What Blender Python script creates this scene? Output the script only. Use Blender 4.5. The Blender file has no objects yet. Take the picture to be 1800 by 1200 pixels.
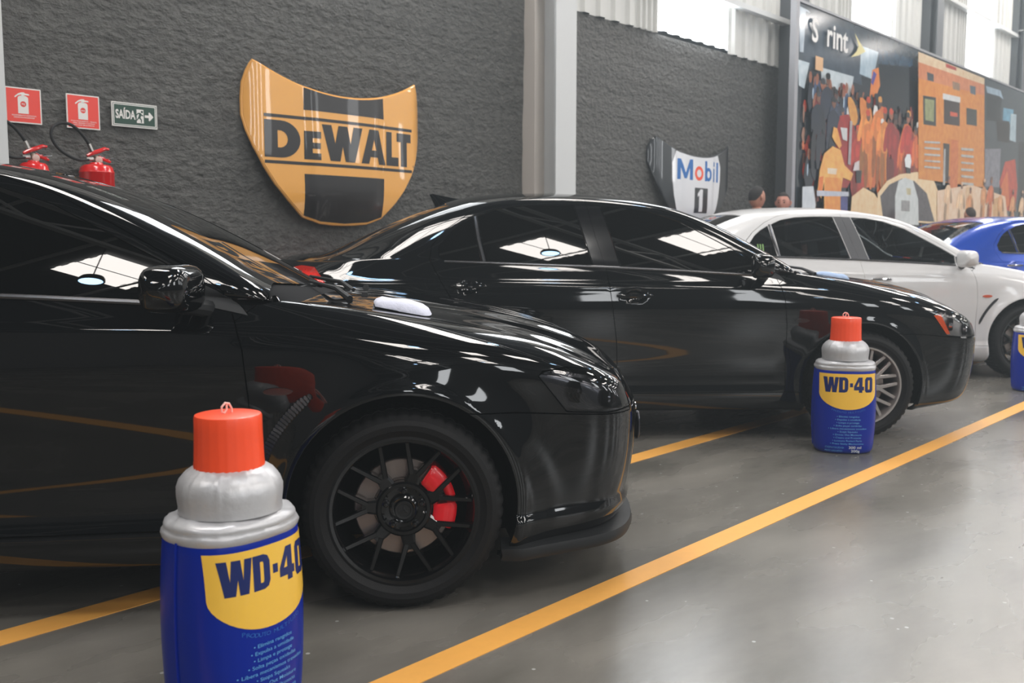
import bpy, bmesh, math, random
import numpy as np
from mathutils import Vector, Matrix
from mathutils.geometry import delaunay_2d_cdt

random.seed(7)
S = bpy.context.scene
C = S.collection
rad = math.radians

# ------------------------------------------------------------------ camera
CAM_H = 1.18
FPX = 1720.0
PITCH = math.atan((600 - 427) / FPX)
cam_data = bpy.data.cameras.new('camera')
cam_data.sensor_width = 36.0
cam_data.lens = FPX / 1800 * 36.0
cam_data.clip_start = 0.05
cam_data.clip_end = 200
cam_data.dof.use_dof = True
cam_data.dof.focus_distance = 3.7
cam_data.dof.aperture_fstop = 4.0
cam = bpy.data.objects.new('camera', cam_data)
cam.location = (0, 0, CAM_H)
cam.rotation_euler = (rad(90) - PITCH, 0, 0)
C.objects.link(cam)
S.camera = cam

# ------------------------------------------------------------------ world, exposure
w = bpy.data.worlds.new('world')
S.world = w
w.use_nodes = True
w.node_tree.nodes['Background'].inputs[0].default_value = (0.75, 0.82, 0.9, 1)
w.node_tree.nodes['Background'].inputs[1].default_value = 0.35
haze = w.node_tree.nodes.new('ShaderNodeVolumeScatter')      # thin haze hanging in the hall air
haze.inputs['Color'].default_value = (.80, .90, .95, 1)
haze.inputs['Density'].default_value = .007
haze.inputs['Anisotropy'].default_value = .25
w.node_tree.links.new(haze.outputs[0], w.node_tree.nodes['World Output'].inputs['Volume'])
S.view_settings.view_transform = 'Standard'
S.view_settings.look = 'None'
S.view_settings.gamma = 1.0
S.view_settings.use_curve_mapping = False
S.view_settings.exposure = 0.6
SKYLIGHT_POWER = 15.0
PANEL_POWER = 7.0
LAMP_POWER = 32.0

# hall axes: d runs along the dark wall, n points from the hall into it
HALL = math.atan2(0.745, 0.667)
DD = Vector((math.cos(HALL), math.sin(HALL), 0))
NN = Vector((-math.sin(HALL), math.cos(HALL), 0))


def hall(a, p, z=0.0):
    return DD * a + NN * p + Vector((0, 0, z))


# ------------------------------------------------------------------ materials
def srgb(r, g, b):
    f = lambda c: (c / 255 / 12.92) if c / 255 <= 0.04045 else ((c / 255 + 0.055) / 1.055) ** 2.4
    return (f(r), f(g), f(b), 1)


MATS = {}


def mat(name, col, rough=0.5, metal=0.0, spec=0.5, coat=0.0, noise=0.0, nscale=20.0, bump=0.0, bscale=60.0,
        emit=None, estr=0.0, sheen=0.0, coat_rough=0.03, trans=0.0):
    if name in MATS:
        return MATS[name]
    m = bpy.data.materials.new(name)
    m.use_nodes = True
    nt = m.node_tree
    b = nt.nodes['Principled BSDF']
    b.inputs['Base Color'].default_value = col
    b.inputs['Roughness'].default_value = rough
    b.inputs['Metallic'].default_value = metal
    b.inputs['Specular IOR Level'].default_value = spec
    b.inputs['Coat Weight'].default_value = coat
    b.inputs['Coat Roughness'].default_value = coat_rough
    b.inputs['Sheen Weight'].default_value = sheen
    b.inputs['Transmission Weight'].default_value = trans
    if emit:
        b.inputs['Emission Color'].default_value = emit
        b.inputs['Emission Strength'].default_value = estr
    tc = None
    if noise or bump:
        tc = nt.nodes.new('ShaderNodeTexCoord')
    if noise:
        n = nt.nodes.new('ShaderNodeTexNoise')
        n.inputs['Scale'].default_value = nscale
        n.inputs['Detail'].default_value = 5
        nt.links.new(tc.outputs['Object'], n.inputs['Vector'])
        mx = nt.nodes.new('ShaderNodeMix')
        mx.data_type = 'RGBA'
        mx.inputs['A'].default_value = tuple(c * (1 - noise) for c in col[:3]) + (1,)
        mx.inputs['B'].default_value = tuple(min(1, c * (1 + noise)) for c in col[:3]) + (1,)
        nt.links.new(n.outputs['Fac'], mx.inputs['Factor'])
        nt.links.new(mx.outputs['Result'], b.inputs['Base Color'])
    if bump:
        n = nt.nodes.new('ShaderNodeTexNoise')
        n.inputs['Scale'].default_value = bscale
        n.inputs['Detail'].default_value = 4
        nt.links.new(tc.outputs['Object'], n.inputs['Vector'])
        bp = nt.nodes.new('ShaderNodeBump')
        bp.inputs['Strength'].default_value = bump
        bp.inputs['Distance'].default_value = 0.01
        nt.links.new(n.outputs['Fac'], bp.inputs['Height'])
        nt.links.new(bp.outputs['Normal'], b.inputs['Normal'])
    MATS[name] = m
    return m


def glass_mat(name, tint, gloss_col=(1, 1, 1, 1), ior=1.5, rough=0.0):
    """window film: fresnel reflection over a tinted see-through pane"""
    if name in MATS:
        return MATS[name]
    m = bpy.data.materials.new(name)
    m.use_nodes = True
    nt = m.node_tree
    nt.nodes.remove(nt.nodes['Principled BSDF'])
    out = nt.nodes['Material Output']
    tr = nt.nodes.new('ShaderNodeBsdfTransparent')
    tr.inputs[0].default_value = tint
    gl = nt.nodes.new('ShaderNodeBsdfGlossy')
    gl.inputs['Color'].default_value = gloss_col
    gl.inputs['Roughness'].default_value = rough
    fr = nt.nodes.new('ShaderNodeFresnel')
    fr.inputs['IOR'].default_value = ior
    mx = nt.nodes.new('ShaderNodeMixShader')
    nt.links.new(fr.outputs[0], mx.inputs[0])
    nt.links.new(tr.outputs[0], mx.inputs[1])
    nt.links.new(gl.outputs[0], mx.inputs[2])
    nt.links.new(mx.outputs[0], out.inputs['Surface'])
    MATS[name] = m
    return m


def emit_mat(name, col, strength, ridges=False):
    if name in MATS:
        return MATS[name]
    m = bpy.data.materials.new(name)
    m.use_nodes = True
    nt = m.node_tree
    nt.nodes.remove(nt.nodes['Principled BSDF'])
    em = nt.nodes.new('ShaderNodeEmission')
    em.inputs[0].default_value = col
    em.inputs[1].default_value = strength
    nt.links.new(em.outputs[0], nt.nodes['Material Output'].inputs['Surface'])
    MATS[name] = m
    return m


# ------------------------------------------------------------------ mesh helpers
def link(name, me, m=None, parent=None, loc=None, rot=None):
    o = bpy.data.objects.new(name, me)
    C.objects.link(o)
    if m is not None:
        if len(me.materials) == 0:
            me.materials.append(m)
        if me.materials[0] is not m:
            o.material_slots[0].link = 'OBJECT'
            o.material_slots[0].material = m
    if parent is not None:
        o.parent = parent
    if loc is not None:
        o.location = loc
    if rot is not None:
        o.rotation_euler = rot
    return o


def empty(name, loc=(0, 0, 0), rotz=0.0, label=None, cat=None, group=None, kind=None):
    o = bpy.data.objects.new(name, None)
    C.objects.link(o)
    o.empty_display_size = 0.1
    o.location = loc
    o.rotation_euler = (0, 0, rotz)
    tag(o, label, cat, group, kind)
    return o


def tag(o, label=None, cat=None, group=None, kind=None):
    if label:
        o['label'] = label
    if cat:
        o['category'] = cat
    if group:
        o['group'] = group
    if kind:
        o['kind'] = kind
    return o


class MB:
    """collects faces for one mesh"""

    def __init__(s):
        s.v = []
        s.f = []

    def add(s, verts, faces):
        k = len(s.v)
        s.v += [tuple(p) for p in verts]
        s.f += [tuple(i + k for i in f) for f in faces]
        return s

    def box(s, c, size, rot=None, taper=1.0):
        x, y, z = (q / 2 for q in size)
        vs = [Vector((sx * x * (taper if sz > 0 else 1), sy * y * (taper if sz > 0 else 1), sz * z))
              for sz in (-1, 1) for sy in (-1, 1) for sx in (-1, 1)]
        if rot is not None:
            vs = [rot @ q for q in vs]
        vs = [q + Vector(c) for q in vs]
        s.add(vs, [(0, 2, 3, 1), (4, 5, 7, 6), (0, 1, 5, 4), (2, 6, 7, 3), (0, 4, 6, 2), (1, 3, 7, 5)])
        return s

    def tube(s, pts, r, n=8, cap=True, closed=False):
        pts = [Vector(p) for p in pts]
        m = len(pts)
        rr = r if isinstance(r, (list, tuple)) else [r] * m
        up = Vector((0, 0, 1))
        rings = []
        prev = None
        for i, p in enumerate(pts):
            if closed:
                t = (pts[(i + 1) % m] - pts[i - 1]).normalized()
            else:
                t = (pts[min(i + 1, m - 1)] - pts[max(i - 1, 0)]).normalized()
            a = prev if prev is not None else (up if abs(t.z) < 0.9 else Vector((1, 0, 0)))
            a = (a - t * a.dot(t)).normalized()
            prev = a
            b = t.cross(a)
            rings.append([p + (a * math.cos(2 * math.pi * k / n) + b * math.sin(2 * math.pi * k / n)) * rr[i] for k in range(n)])
        vs = [q for ring in rings for q in ring]
        fs = []
        for i in range(m if closed else m - 1):
            j = (i + 1) % m
            for k in range(n):
                k2 = (k + 1) % n
                fs.append((i * n + k, i * n + k2, j * n + k2, j * n + k))
        if cap and not closed:
            fs.append(tuple(range(n - 1, -1, -1)))
            fs.append(tuple((m - 1) * n + k for k in range(n)))
        s.add(vs, fs)
        return s

    def lathe(s, prof, n=48, axis='z', c=(0, 0, 0), cap=False):
        """prof: list of (radius, height)"""
        vs = []
        for (r, h) in prof:
            for k in range(n):
                a = 2 * math.pi * k / n
                if axis == 'z':
                    vs.append((c[0] + r * math.cos(a), c[1] + r * math.sin(a), c[2] + h))
                else:
                    vs.append((c[0] + r * math.cos(a), c[1] + h, c[2] + r * math.sin(a)))
        fs = []
        for i in range(len(prof) - 1):
            for k in range(n):
                k2 = (k + 1) % n
                q = (i * n + k, i * n + k2, (i + 1) * n + k2, (i + 1) * n + k)
                fs.append(q if axis == 'z' else q[::-1])
        if cap:
            a = tuple(range(n - 1, -1, -1))
            b = tuple((len(prof) - 1) * n + k for k in range(n))
            fs += [a, b] if axis == 'z' else [a[::-1], b[::-1]]
        s.add(vs, fs)
        return s

    def mesh(s, name, smooth=True, angle=35):
        me = bpy.data.meshes.new(name)
        me.from_pydata(s.v, [], s.f)
        me.update()
        if smooth:
            me.polygons.foreach_set('use_smooth', [True] * len(me.polygons))
            try:
                me.set_sharp_from_angle(angle=rad(angle))
            except Exception:
                pass
        return me

    def obj(s, name, m, parent=None, smooth=True, angle=35, loc=None, rot=None):
        return link(name, s.mesh(name, smooth, angle), m, parent, loc, rot)


def bevel_mesh(me, width, seg=2, ang=30):
    bm = bmesh.new()
    bm.from_mesh(me)
    bmesh.ops.remove_doubles(bm, verts=bm.verts, dist=1e-6)
    es = [e for e in bm.edges if len(e.link_faces) == 2 and e.calc_face_angle(0) > rad(ang)]
    bmesh.ops.bevel(bm, geom=es, offset=width, segments=seg, profile=0.7, affect='EDGES', clamp_overlap=True)
    bmesh.ops.recalc_face_normals(bm, faces=bm.faces)
    bm.to_mesh(me)
    bm.free()
    me.polygons.foreach_set('use_smooth', [True] * len(me.polygons))
    me.set_sharp_from_angle(angle=rad(40))
    return me


def bbox_obj(name, c, size, m, parent=None, bev=0.0, rot=None, seg=2):
    b = MB().box(c, size, rot)
    me = b.mesh(name, smooth=False)
    if bev:
        bevel_mesh(me, bev, seg)
    return link(name, me, m, parent)


# ------------------------------------------------------------------ 2D fill
def inside(px, py, loop):
    """even-odd test, vectorised"""
    x = np.array([p[0] for p in loop])
    y = np.array([p[1] for p in loop])
    r = np.zeros(px.shape, bool)
    j = len(x) - 1
    for i in range(len(x)):
        c = ((y[i] > py) != (y[j] > py))
        if c.any():
            xi = (x[j] - x[i]) * (py - y[i]) / ((y[j] - y[i]) or 1e-12) + x[i]
            r ^= (c & (px < xi))
        j = i
    return r


def resample(loop, step, closed=True):
    out = []
    n = len(loop)
    for i in range(n if closed else n - 1):
        a, b = loop[i], loop[(i + 1) % n]
        k = max(1, int(math.hypot(b[0] - a[0], b[1] - a[1]) / step + 0.5))
        out += [(a[0] + (b[0] - a[0]) * t / k, a[1] + (b[1] - a[1]) * t / k) for t in range(k)]
    if not closed:
        out.append(tuple(loop[-1]))
    return out


def fill(loops, step=None):
    """triangulate loops (even-odd), optional interior grid; returns pts, tris"""
    pts, edges = [], []
    for lp in loops:
        if step:
            lp = resample(lp, step)
        k = len(pts)
        pts += [tuple(p) for p in lp]
        edges += [(k + i, k + (i + 1) % len(lp)) for i in range(len(lp))]
    if step:
        x0, x1 = min(p[0] for p in pts), max(p[0] for p in pts)
        y0, y1 = min(p[1] for p in pts), max(p[1] for p in pts)
        gx, gy = np.meshgrid(np.arange(x0 + step / 2, x1, step), np.arange(y0 + step / 2, y1, step))
        gx, gy = gx.ravel(), gy.ravel()
        if len(gx):
            ins = np.zeros(gx.shape, bool)
            for lp in loops:
                ins ^= inside(gx, gy, lp)
            bp = np.array(pts)
            g = np.stack([gx[ins], gy[ins]], 1)
            if len(g):
                d = np.min(np.hypot(g[:, None, 0] - bp[None, :, 0], g[:, None, 1] - bp[None, :, 1]), axis=1)
                pts += [tuple(q) for q in g[d > step * 0.45]]
    r = delaunay_2d_cdt([Vector(p) for p in pts], edges, [], 0, 1e-6)
    P = np.array([(q.x, q.y) for q in r[0]])
    T = np.array([f for f in r[2] if len(f) == 3])
    cen = P[T].mean(axis=1)
    ins = np.zeros(len(T), bool)
    for lp in loops:
        ins ^= inside(cen[:, 0], cen[:, 1], lp)
    return P, T[ins]


def patch(name, loops, fn, m, parent=None, step=None, thick=0.0, smooth=True):
    """fill loops and map (a,b) -> 3D with fn(a, b, h); h is the height above the surface"""
    P, T = fill(loops, step)
    # orientation
    a, b, c = (P[T[0][i]] for i in range(3))
    vs = [tuple(fn(p[0], p[1], thick)) for p in P]
    b_ = MB().add(vs, [tuple(t) for t in T])
    if thick:
        # sides
        cnt = {}
        for t in T:
            for i in range(3):
                e = (t[i], t[(i + 1) % 3])
                cnt[e] = cnt.get(e, 0) + 1
        bd = [e for e in cnt if (e[1], e[0]) not in cnt]
        base = {}
        for e in bd:
            for q in e:
                if q not in base:
                    base[q] = len(b_.v)
                    b_.v.append(tuple(fn(P[q][0], P[q][1], 0.0)))
        for e in bd:
            b_.f.append((e[1], e[0], base[e[0]], base[e[1]]))
    return b_.obj(name, m, parent, smooth=smooth)


_txt_cache = {}


def text_loops(s, height, bold=0.0, align='LEFT', wscale=1.0):
    """text as 2D triangles: returns verts (N,2), tris, scaled so that capital height = height"""
    cu = bpy.data.curves.new('t', 'FONT')
    cu.body = s
    cu.size = 1.0
    cu.offset = bold
    cu.align_x = align
    cu.resolution_u = 3
    ob = bpy.data.objects.new('t', cu)
    me = ob.to_mesh()
    k = height / 0.70
    vs = [(v.co.x * k * wscale, v.co.y * k) for v in me.vertices]
    fs = [tuple(p.vertices) for p in me.polygons]
    ob.to_mesh_clear()
    bpy.data.objects.remove(ob)
    bpy.data.curves.remove(cu)
    return vs, fs


def text_on(mb, s, x, y, height, fn, lift=0.001, bold=0.0, align='LEFT', wscale=1.0):
    vs, fs = text_loops(s, height, bold, align, wscale)
    mb.add([tuple(fn(x + a, y + b, lift)) for a, b in vs], fs)
    return mb


def arc(cx, cy, r, a0, a1, n=12, ry=None):
    ry = r if ry is None else ry
    return [(cx + r * math.cos(rad(a0 + (a1 - a0) * i / n)), cy + ry * math.sin(rad(a0 + (a1 - a0) * i / n))) for i in range(n + 1)]

# ------------------------------------------------------------------ car body surface
# x forward from the front axle, y outward (half body), z up.  Row 0 = under the sill, row 7 = belt / hood edge, row 13 = centre line.
R_IN = 0.335   # wheel centre height
WB = 2.635

CAB_X = [-.40, -.55, -.70, -.90, -1.10, -1.30, -1.60, -1.90, -2.20, -2.40, -2.60, -2.80, -3.00]


def pl(x, pts):
    """piecewise linear through (x, value) pairs given with descending x"""
    xs = [p[0] for p in pts][::-1]
    ys = [p[1] for p in pts][::-1]
    return float(np.interp(x, xs, ys))


def control_net():
    st = []
    # lower x, lower y | r7 x,y,z | spine x,z | z5,z6
    fan = [
        (.910, 0.0, .860, 0.0, .700, .800, .760, .615, .665),
        (.900, .28, .850, .27, .702, .735, .792, .62, .668),
        (.855, .52, .800, .49, .712, .640, .828, .63, .680),
        (.770, .695, .705, .615, .750, .520, .868, .65, .710),
        (.610, .805, .560, .675, .812, .380, .903, .68, .760),
        (.390, .855, .370, .715, .868, .235, .932, .71, .810),
        (.190, .872, .180, .735, .905, .085, .953, .74, .845),
        (-.02, .880, -.02, .750, .942, -.08, .975, .75, .868),
        (-.22, .880, -.22, .765, .972, -.235, .995, .755, .885),
    ]
    rear = [
        (-3.18, .862, -3.16, .765, 1.062, -3.10, 1.195, .80, .965),
        (-3.33, .825, -3.30, .715, 1.064, -3.21, 1.140, .80, .970),
        (-3.46, .730, -3.42, .630, 1.068, -3.29, 1.124, .80, .970),
        (-3.545, .53, -3.50, .48, 1.075, -3.36, 1.117, .80, .965),
        (-3.585, .28, -3.54, .27, 1.082, -3.41, 1.113, .80, .965),
        (-3.60, 0.0, -3.55, 0.0, 1.086, -3.43, 1.112, .80, .965),
    ]

    def lower(lx, ly, front, rear_, z5, z6, x7, y7):
        """rows 0..6 ; front/rear_ in 0..1 say how much the row profile is that of a bumper"""
        e = front + rear_
        sgn = -1 if front else 1
        prof = [  # z, inset along plan, width factor on the sides
            (.175, .16, .86), (.205, .07, .955), (.295, .030, .975), (.43, .006, .972), (.58, 0.0, .985), (z5, .012, 1.0), (z6, .035, .990)]
        rows = []
        for (z, ins, wf) in prof:
            ww = (1 - e) * wf + e * 1.0
            yy = ly * ww
            xx = lx
            if e:
                # inset towards the wheel in plan
                yy = ly * (1 - e * ins * .55) * 1.0
                xx = lx + sgn * ins * e
            rows.append((xx, yy, z))
        return rows

    def upper(x7, y7, z7, xs, zs, crown=.012):
        rows = [(x7, y7, z7)]
        for s in (.07, .22, .42, .62, .82):
            rows.append((x7 + (xs - x7) * s, y7 * (1 - s), z7 + (zs - z7) * (1 - (1 - s) ** 2) + crown * s * (1 - s)))
        rows.append((xs, 0.0, zs))
        return rows

    n = len(fan)
    for i, (lx, ly, x7, y7, z7, xs, zs, z5, z6) in enumerate(fan):
        f = [1, 1, 1, 1, .8, .4, .1, 0, 0][i]
        st.append(lower(lx, ly, f, 0, z5, z6, x7, y7) + upper(x7, y7, z7, xs, zs))
    belt_z = [(-.40, .985), (-.9, 1.005), (-1.5, 1.032), (-2.1, 1.050), (-2.6, 1.062), (-3.0, 1.066)]
    belt_y = [(-.40, .800), (-.7, .812), (-1.1, .822), (-2.1, .825), (-2.6, .812), (-3.0, .785)]
    wmax = [(-.40, .880), (-2.8, .885), (-3.0, .878)]
    z10 = [(-.40, 1.008), (-.55, 1.045), (-.70, 1.112), (-.90, 1.215), (-1.1, 1.318), (-1.3, 1.380), (-1.6, 1.413), (-1.9, 1.420), (-2.2, 1.408), (-2.4, 1.362), (-2.6, 1.285), (-2.8, 1.205), (-3.0, 1.135)]
    y10 = [(-.40, .765), (-.55, .755), (-.70, .742), (-.90, .712), (-1.1, .678), (-1.3, .650), (-1.6, .630), (-1.9, .622), (-2.2, .622), (-2.4, .630), (-2.6, .645), (-2.8, .668), (-3.0, .692)]
    z11 = [(-.40, 1.035), (-.55, 1.125), (-.70, 1.210), (-.90, 1.312), (-1.1, 1.385), (-1.3, 1.428), (-1.6, 1.462), (-1.9, 1.470), (-2.2, 1.458), (-2.4, 1.425), (-2.6, 1.365), (-2.8, 1.282), (-3.0, 1.190)]
    y11 = [(-.40, .735), (-.55, .715), (-.70, .690), (-.90, .655), (-1.1, .618), (-1.3, .588), (-1.6, .562), (-1.9, .552), (-2.2, .555), (-2.4, .565), (-2.6, .580), (-2.8, .600), (-3.0, .625)]
    z13 = [(-.40, 1.06), (-.55, 1.135), (-.70, 1.222), (-.90, 1.330), (-1.1, 1.405), (-1.3, 1.452), (-1.6, 1.490), (-1.9, 1.500), (-2.2, 1.492), (-2.4, 1.468), (-2.6, 1.415), (-2.8, 1.335), (-3.0, 1.245)]
    for x in CAB_X:
        zb, yb, wm = pl(x, belt_z), pl(x, belt_y), pl(x, wmax)
        rows = lower(x, wm, 0, 0, .755, .885 if x > -.6 else .90, x, yb)
        xs = x + {-.40: .03, -.55: .035, -.70: .025}.get(x, 0)
        a10, b10, a11, b11, c13 = pl(x, y10), pl(x, z10), pl(x, y11), pl(x, z11), pl(x, z13)
        tum = lambda z: yb - .40 * (z - zb) - .16 * (z - zb) ** 2
        kt = float(np.interp(-x, [2.2, 2.4, 2.6, 2.8, 3.0], [1, .85, .6, .3, 0]))
        a10 = tum(b10) * kt + a10 * (1 - kt)
        rows.append((x, yb, zb))
        s8 = .10
        z8, z9 = zb + .012 + (b10 - zb) * s8, (zb + b10) / 2
        rows.append((x, (tum(z8) - .006) * kt + (yb + (a10 - yb) * s8 - .004) * (1 - kt), z8))
        rows.append((x, tum(z9) * kt + ((yb + a10) / 2 + .006) * (1 - kt), z9))
        rows.append((x, a10, b10))
        rows.append((x, a11, b11))
        rows.append(((x + xs) / 2, a11 * .55, b11 + (c13 - b11) * .78 + .002))
        rows.append((xs, 0.0, c13))
        st.append(rows)
    for i, (lx, ly, x7, y7, z7, xs, zs, z5, z6) in enumerate(rear):
        f = [.05, .5, 1, 1, 1, 1][i]
        rows = lower(lx, ly, 0, f, z5, z6, x7, y7)
        up = upper(x7, y7, z7, xs, zs, .0)
        if i == 0:
            up = [(x7, y7, z7), (x7, .745, 1.068), (x7 + .01, .725, 1.085), (x7 + .02, .700, 1.100), (x7 + .04, .645, 1.125), (-3.11, .36, 1.180), (xs, 0, zs)]
        if i == 1:
            up = [(x7, y7, z7), (x7, .69, 1.075), (x7 + .01, .66, 1.085), (x7 + .02, .62, 1.092), (x7 + .03, .55, 1.10), (-3.23, .30, 1.128), (xs, 0, zs)]
        st.append(rows + up)
    N = np.array(st)                      # (nu, 14, 3)
    for _ in range(3):                    # fair the front fender
        Y = N[:, :9, 1].copy()
        for i in range(4, 10):
            N[i, :9, 1] = Y[i] * .5 + (Y[i - 1] + Y[i + 1]) * .25
    return N


def bs(t):
    return np.stack([(1 - t) ** 3 / 6, (3 * t ** 3 - 6 * t ** 2 + 4) / 6, (-3 * t ** 3 + 3 * t ** 2 + 3 * t + 1) / 6, t ** 3 / 6], -1)


class Body:
    def __init__(s, flared):
        s.flared = flared
        N = control_net()
        s.nu, s.nv = N.shape[:2]
        G = np.zeros((s.nu + 2, s.nv + 2, 3))
        # push the net outwards a little so the approximating spline lands nearer the measured points
        D = N.copy()
        for _ in range(1):
            A = s.wrap(D)
            E = (A[:-2, 1:-1] + 4 * A[1:-1, 1:-1] + A[2:, 1:-1]) / 6
            A2 = s.wrap(E)
            E2 = (A2[1:-1, :-2] + 4 * A2[1:-1, 1:-1] + A2[1:-1, 2:]) / 6
            D = D + (N - E2) * .75
        s.G = s.wrap(D)

    def wrap(s, N):
        nu, nv = N.shape[:2]
        G = np.zeros((nu + 2, nv + 2, 3))
        G[1:-1, 1:-1] = N
        G[1:-1, -1] = N[:, -2] * [1, -1, 1]
        G[1:-1, 0] = 2 * N[:, 0] - N[:, 1]
        G[0] = G[2] * [1, -1, 1]
        G[-1] = G[-3] * [1, -1, 1]
        return G

    def base(s, u, v):
        u = np.clip(u, 0, s.nu - 1)
        v = np.clip(v, 0, s.nv - 1)
        i = np.minimum(np.floor(u).astype(int), s.nu - 2)
        j = np.minimum(np.floor(v).astype(int), s.nv - 2)
        bu, bv = bs(u - i), bs(v - j)
        P = np.zeros(u.shape + (3,))
        for a in range(4):
            for b in range(4):
                P += (bu[:, a] * bv[:, b])[:, None] * s.G[i + a, j + b]
        return P

    def nrm(s, fn, u, v, h=.03):
        uu = np.where((v > 11.5) & (u < 1.2), np.maximum(u, .8), u)
        vv = np.where((v > 11.5) & (u < 1.2), np.minimum(v, 12.0), v)
        uu = np.where((v > 11.5) & (u > s.nu - 2.2), np.minimum(u, s.nu - 1.8), uu)
        vv = np.where((v > 11.5) & (u > s.nu - 2.2), np.minimum(v, 12.0), vv)
        u0, u1 = np.clip(uu - h, 0, s.nu - 1), np.clip(uu + h, 0, s.nu - 1)
        v0, v1 = np.clip(vv - h, 0, s.nv - 1), np.clip(vv + h, 0, s.nv - 1)
        a = fn(u1, vv) - fn(u0, vv)
        b = fn(uu, v1) - fn(uu, v0)
        n = np.cross(a, b)
        n /= np.maximum(np.linalg.norm(n, axis=1, keepdims=True), 1e-12)
        # exact symmetry on the centre line
        c = ((v > s.nv - 1.001) | (u < .001) | (u > s.nu - 1.001))
        n[c, 1] = 0
        n /= np.maximum(np.linalg.norm(n, axis=1, keepdims=True), 1e-12)
        return n

    def disp(s, P):
        x, y, z = P[:, 0], P[:, 1], P[:, 2]
        d = np.zeros(len(x))
        side = np.clip((y - .55) / .15, 0, 1)
        for cx in (0, -WB):
            r = np.hypot(x - cx, z - R_IN)
            lip = .007 * np.exp(-((r - .378) / .026) ** 2)
            fl = (.030 if s.flared and cx == 0 else .018 if s.flared else .006) * np.exp(-(np.maximum(r - .37, 0) / .10) ** 2)
            d += side * (lip + fl) * (z > .1)
        # shoulder crease and lower door crease
        dx = np.clip((-.15 - x) / .4, 0, 1) * np.clip((x + 3.25) / .2, 0, 1)
        zl = .905 + (x + .4) * -.018
        d += side * dx * .006 * np.exp(-((z - zl) / .022) ** 2)
        d -= side * dx * .006 * np.exp(-((z - .47) / .10) ** 2)
        if s.flared:
            d += np.clip((x - .30) / .06, 0, 1) * .016 / (1 + np.exp((z - .285) / .004))
        # sill flare
        d += side * dx * (.026 if s.flared else .004) * np.clip((.33 - z) / .05, 0, 1) * np.clip((-.3 - x) / .1, 0, 1) * np.clip((x + 2.3) / .1, 0, 1)
        # door handle cups
        for hx, hz in ((-1.385, .868), (-2.36, .925)):
            d -= side * .020 * np.exp(-(((x - hx) / .050) ** 2 + ((z - hz) / .030) ** 2) ** 2)
        # hood creases
        hd = np.clip((x - -.25) / .2, 0, 1) * np.clip((.8 - x) / .15, 0, 1) * np.clip((z - .70) / .05, 0, 1) * (y < .72)
        yc = .40 - .12 * np.clip(x, 0, 1)
        d += hd * .012 / (1 + np.exp((y - yc) / .018))
        d -= hd * .006 * np.exp(-((y - .60) / .05) ** 2)
        return d

    def F(s, u, v):
        P = s.base(u, v)
        n = s.nrm(s.base, u, v)
        return P + n * s.disp(P)[:, None]

    def FN(s, u, v):
        return s.F(u, v), s.nrm(s.F, u, v, .05)

    # ---- inversion of the side view
    def prep(s):
        gu, gv = np.meshgrid(np.linspace(0, s.nu - 1, 271), np.linspace(0.2, s.nv - 1.6, 111), indexing='ij')
        s.gu, s.gv = gu.ravel(), gv.ravel()
        s.gp = s.F(s.gu, s.gv)

    def side(s, pts, step=.03, closed=False):
        q = resample(pts, step, closed)
        t = np.array(q)
        U, V = np.zeros(len(t)), np.zeros(len(t))
        for k, (x, z) in enumerate(t):
            d = (s.gp[:, 0] - x) ** 2 + (s.gp[:, 2] - z) ** 2 + (s.gv > 11.2) * 1.0
            m = np.argmin(d)
            U[k], V[k] = s.gu[m], s.gv[m]
        h = .01
        for _ in range(14):
            P = s.F(U, V)
            A = (s.F(U + h, V) - s.F(U - h, V)) / (2 * h)
            B = (s.F(U, V + h) - s.F(U, V - h)) / (2 * h)
            rx, rz = t[:, 0] - P[:, 0], t[:, 1] - P[:, 2]
            det = A[:, 0] * B[:, 2] - A[:, 2] * B[:, 0]
            det = np.where(np.abs(det) < 1e-5, 1e-5, det)
            du = (rx * B[:, 2] - rz * B[:, 0]) / det
            dv = (A[:, 0] * rz - A[:, 2] * rx) / det
            U = np.clip(U + np.clip(du, -.3, .3), 0, s.nu - 1)
            V = np.clip(V + np.clip(dv, -.3, .3), 0, s.nv - 1)
        return list(zip(U.tolist(), V.tolist()))


B_CUT = [(-1.655, 1.437), (-1.60, 1.20), (-1.552, 1.040), (-1.53, .90), (-1.49, .60), (-1.475, .29)]


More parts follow.
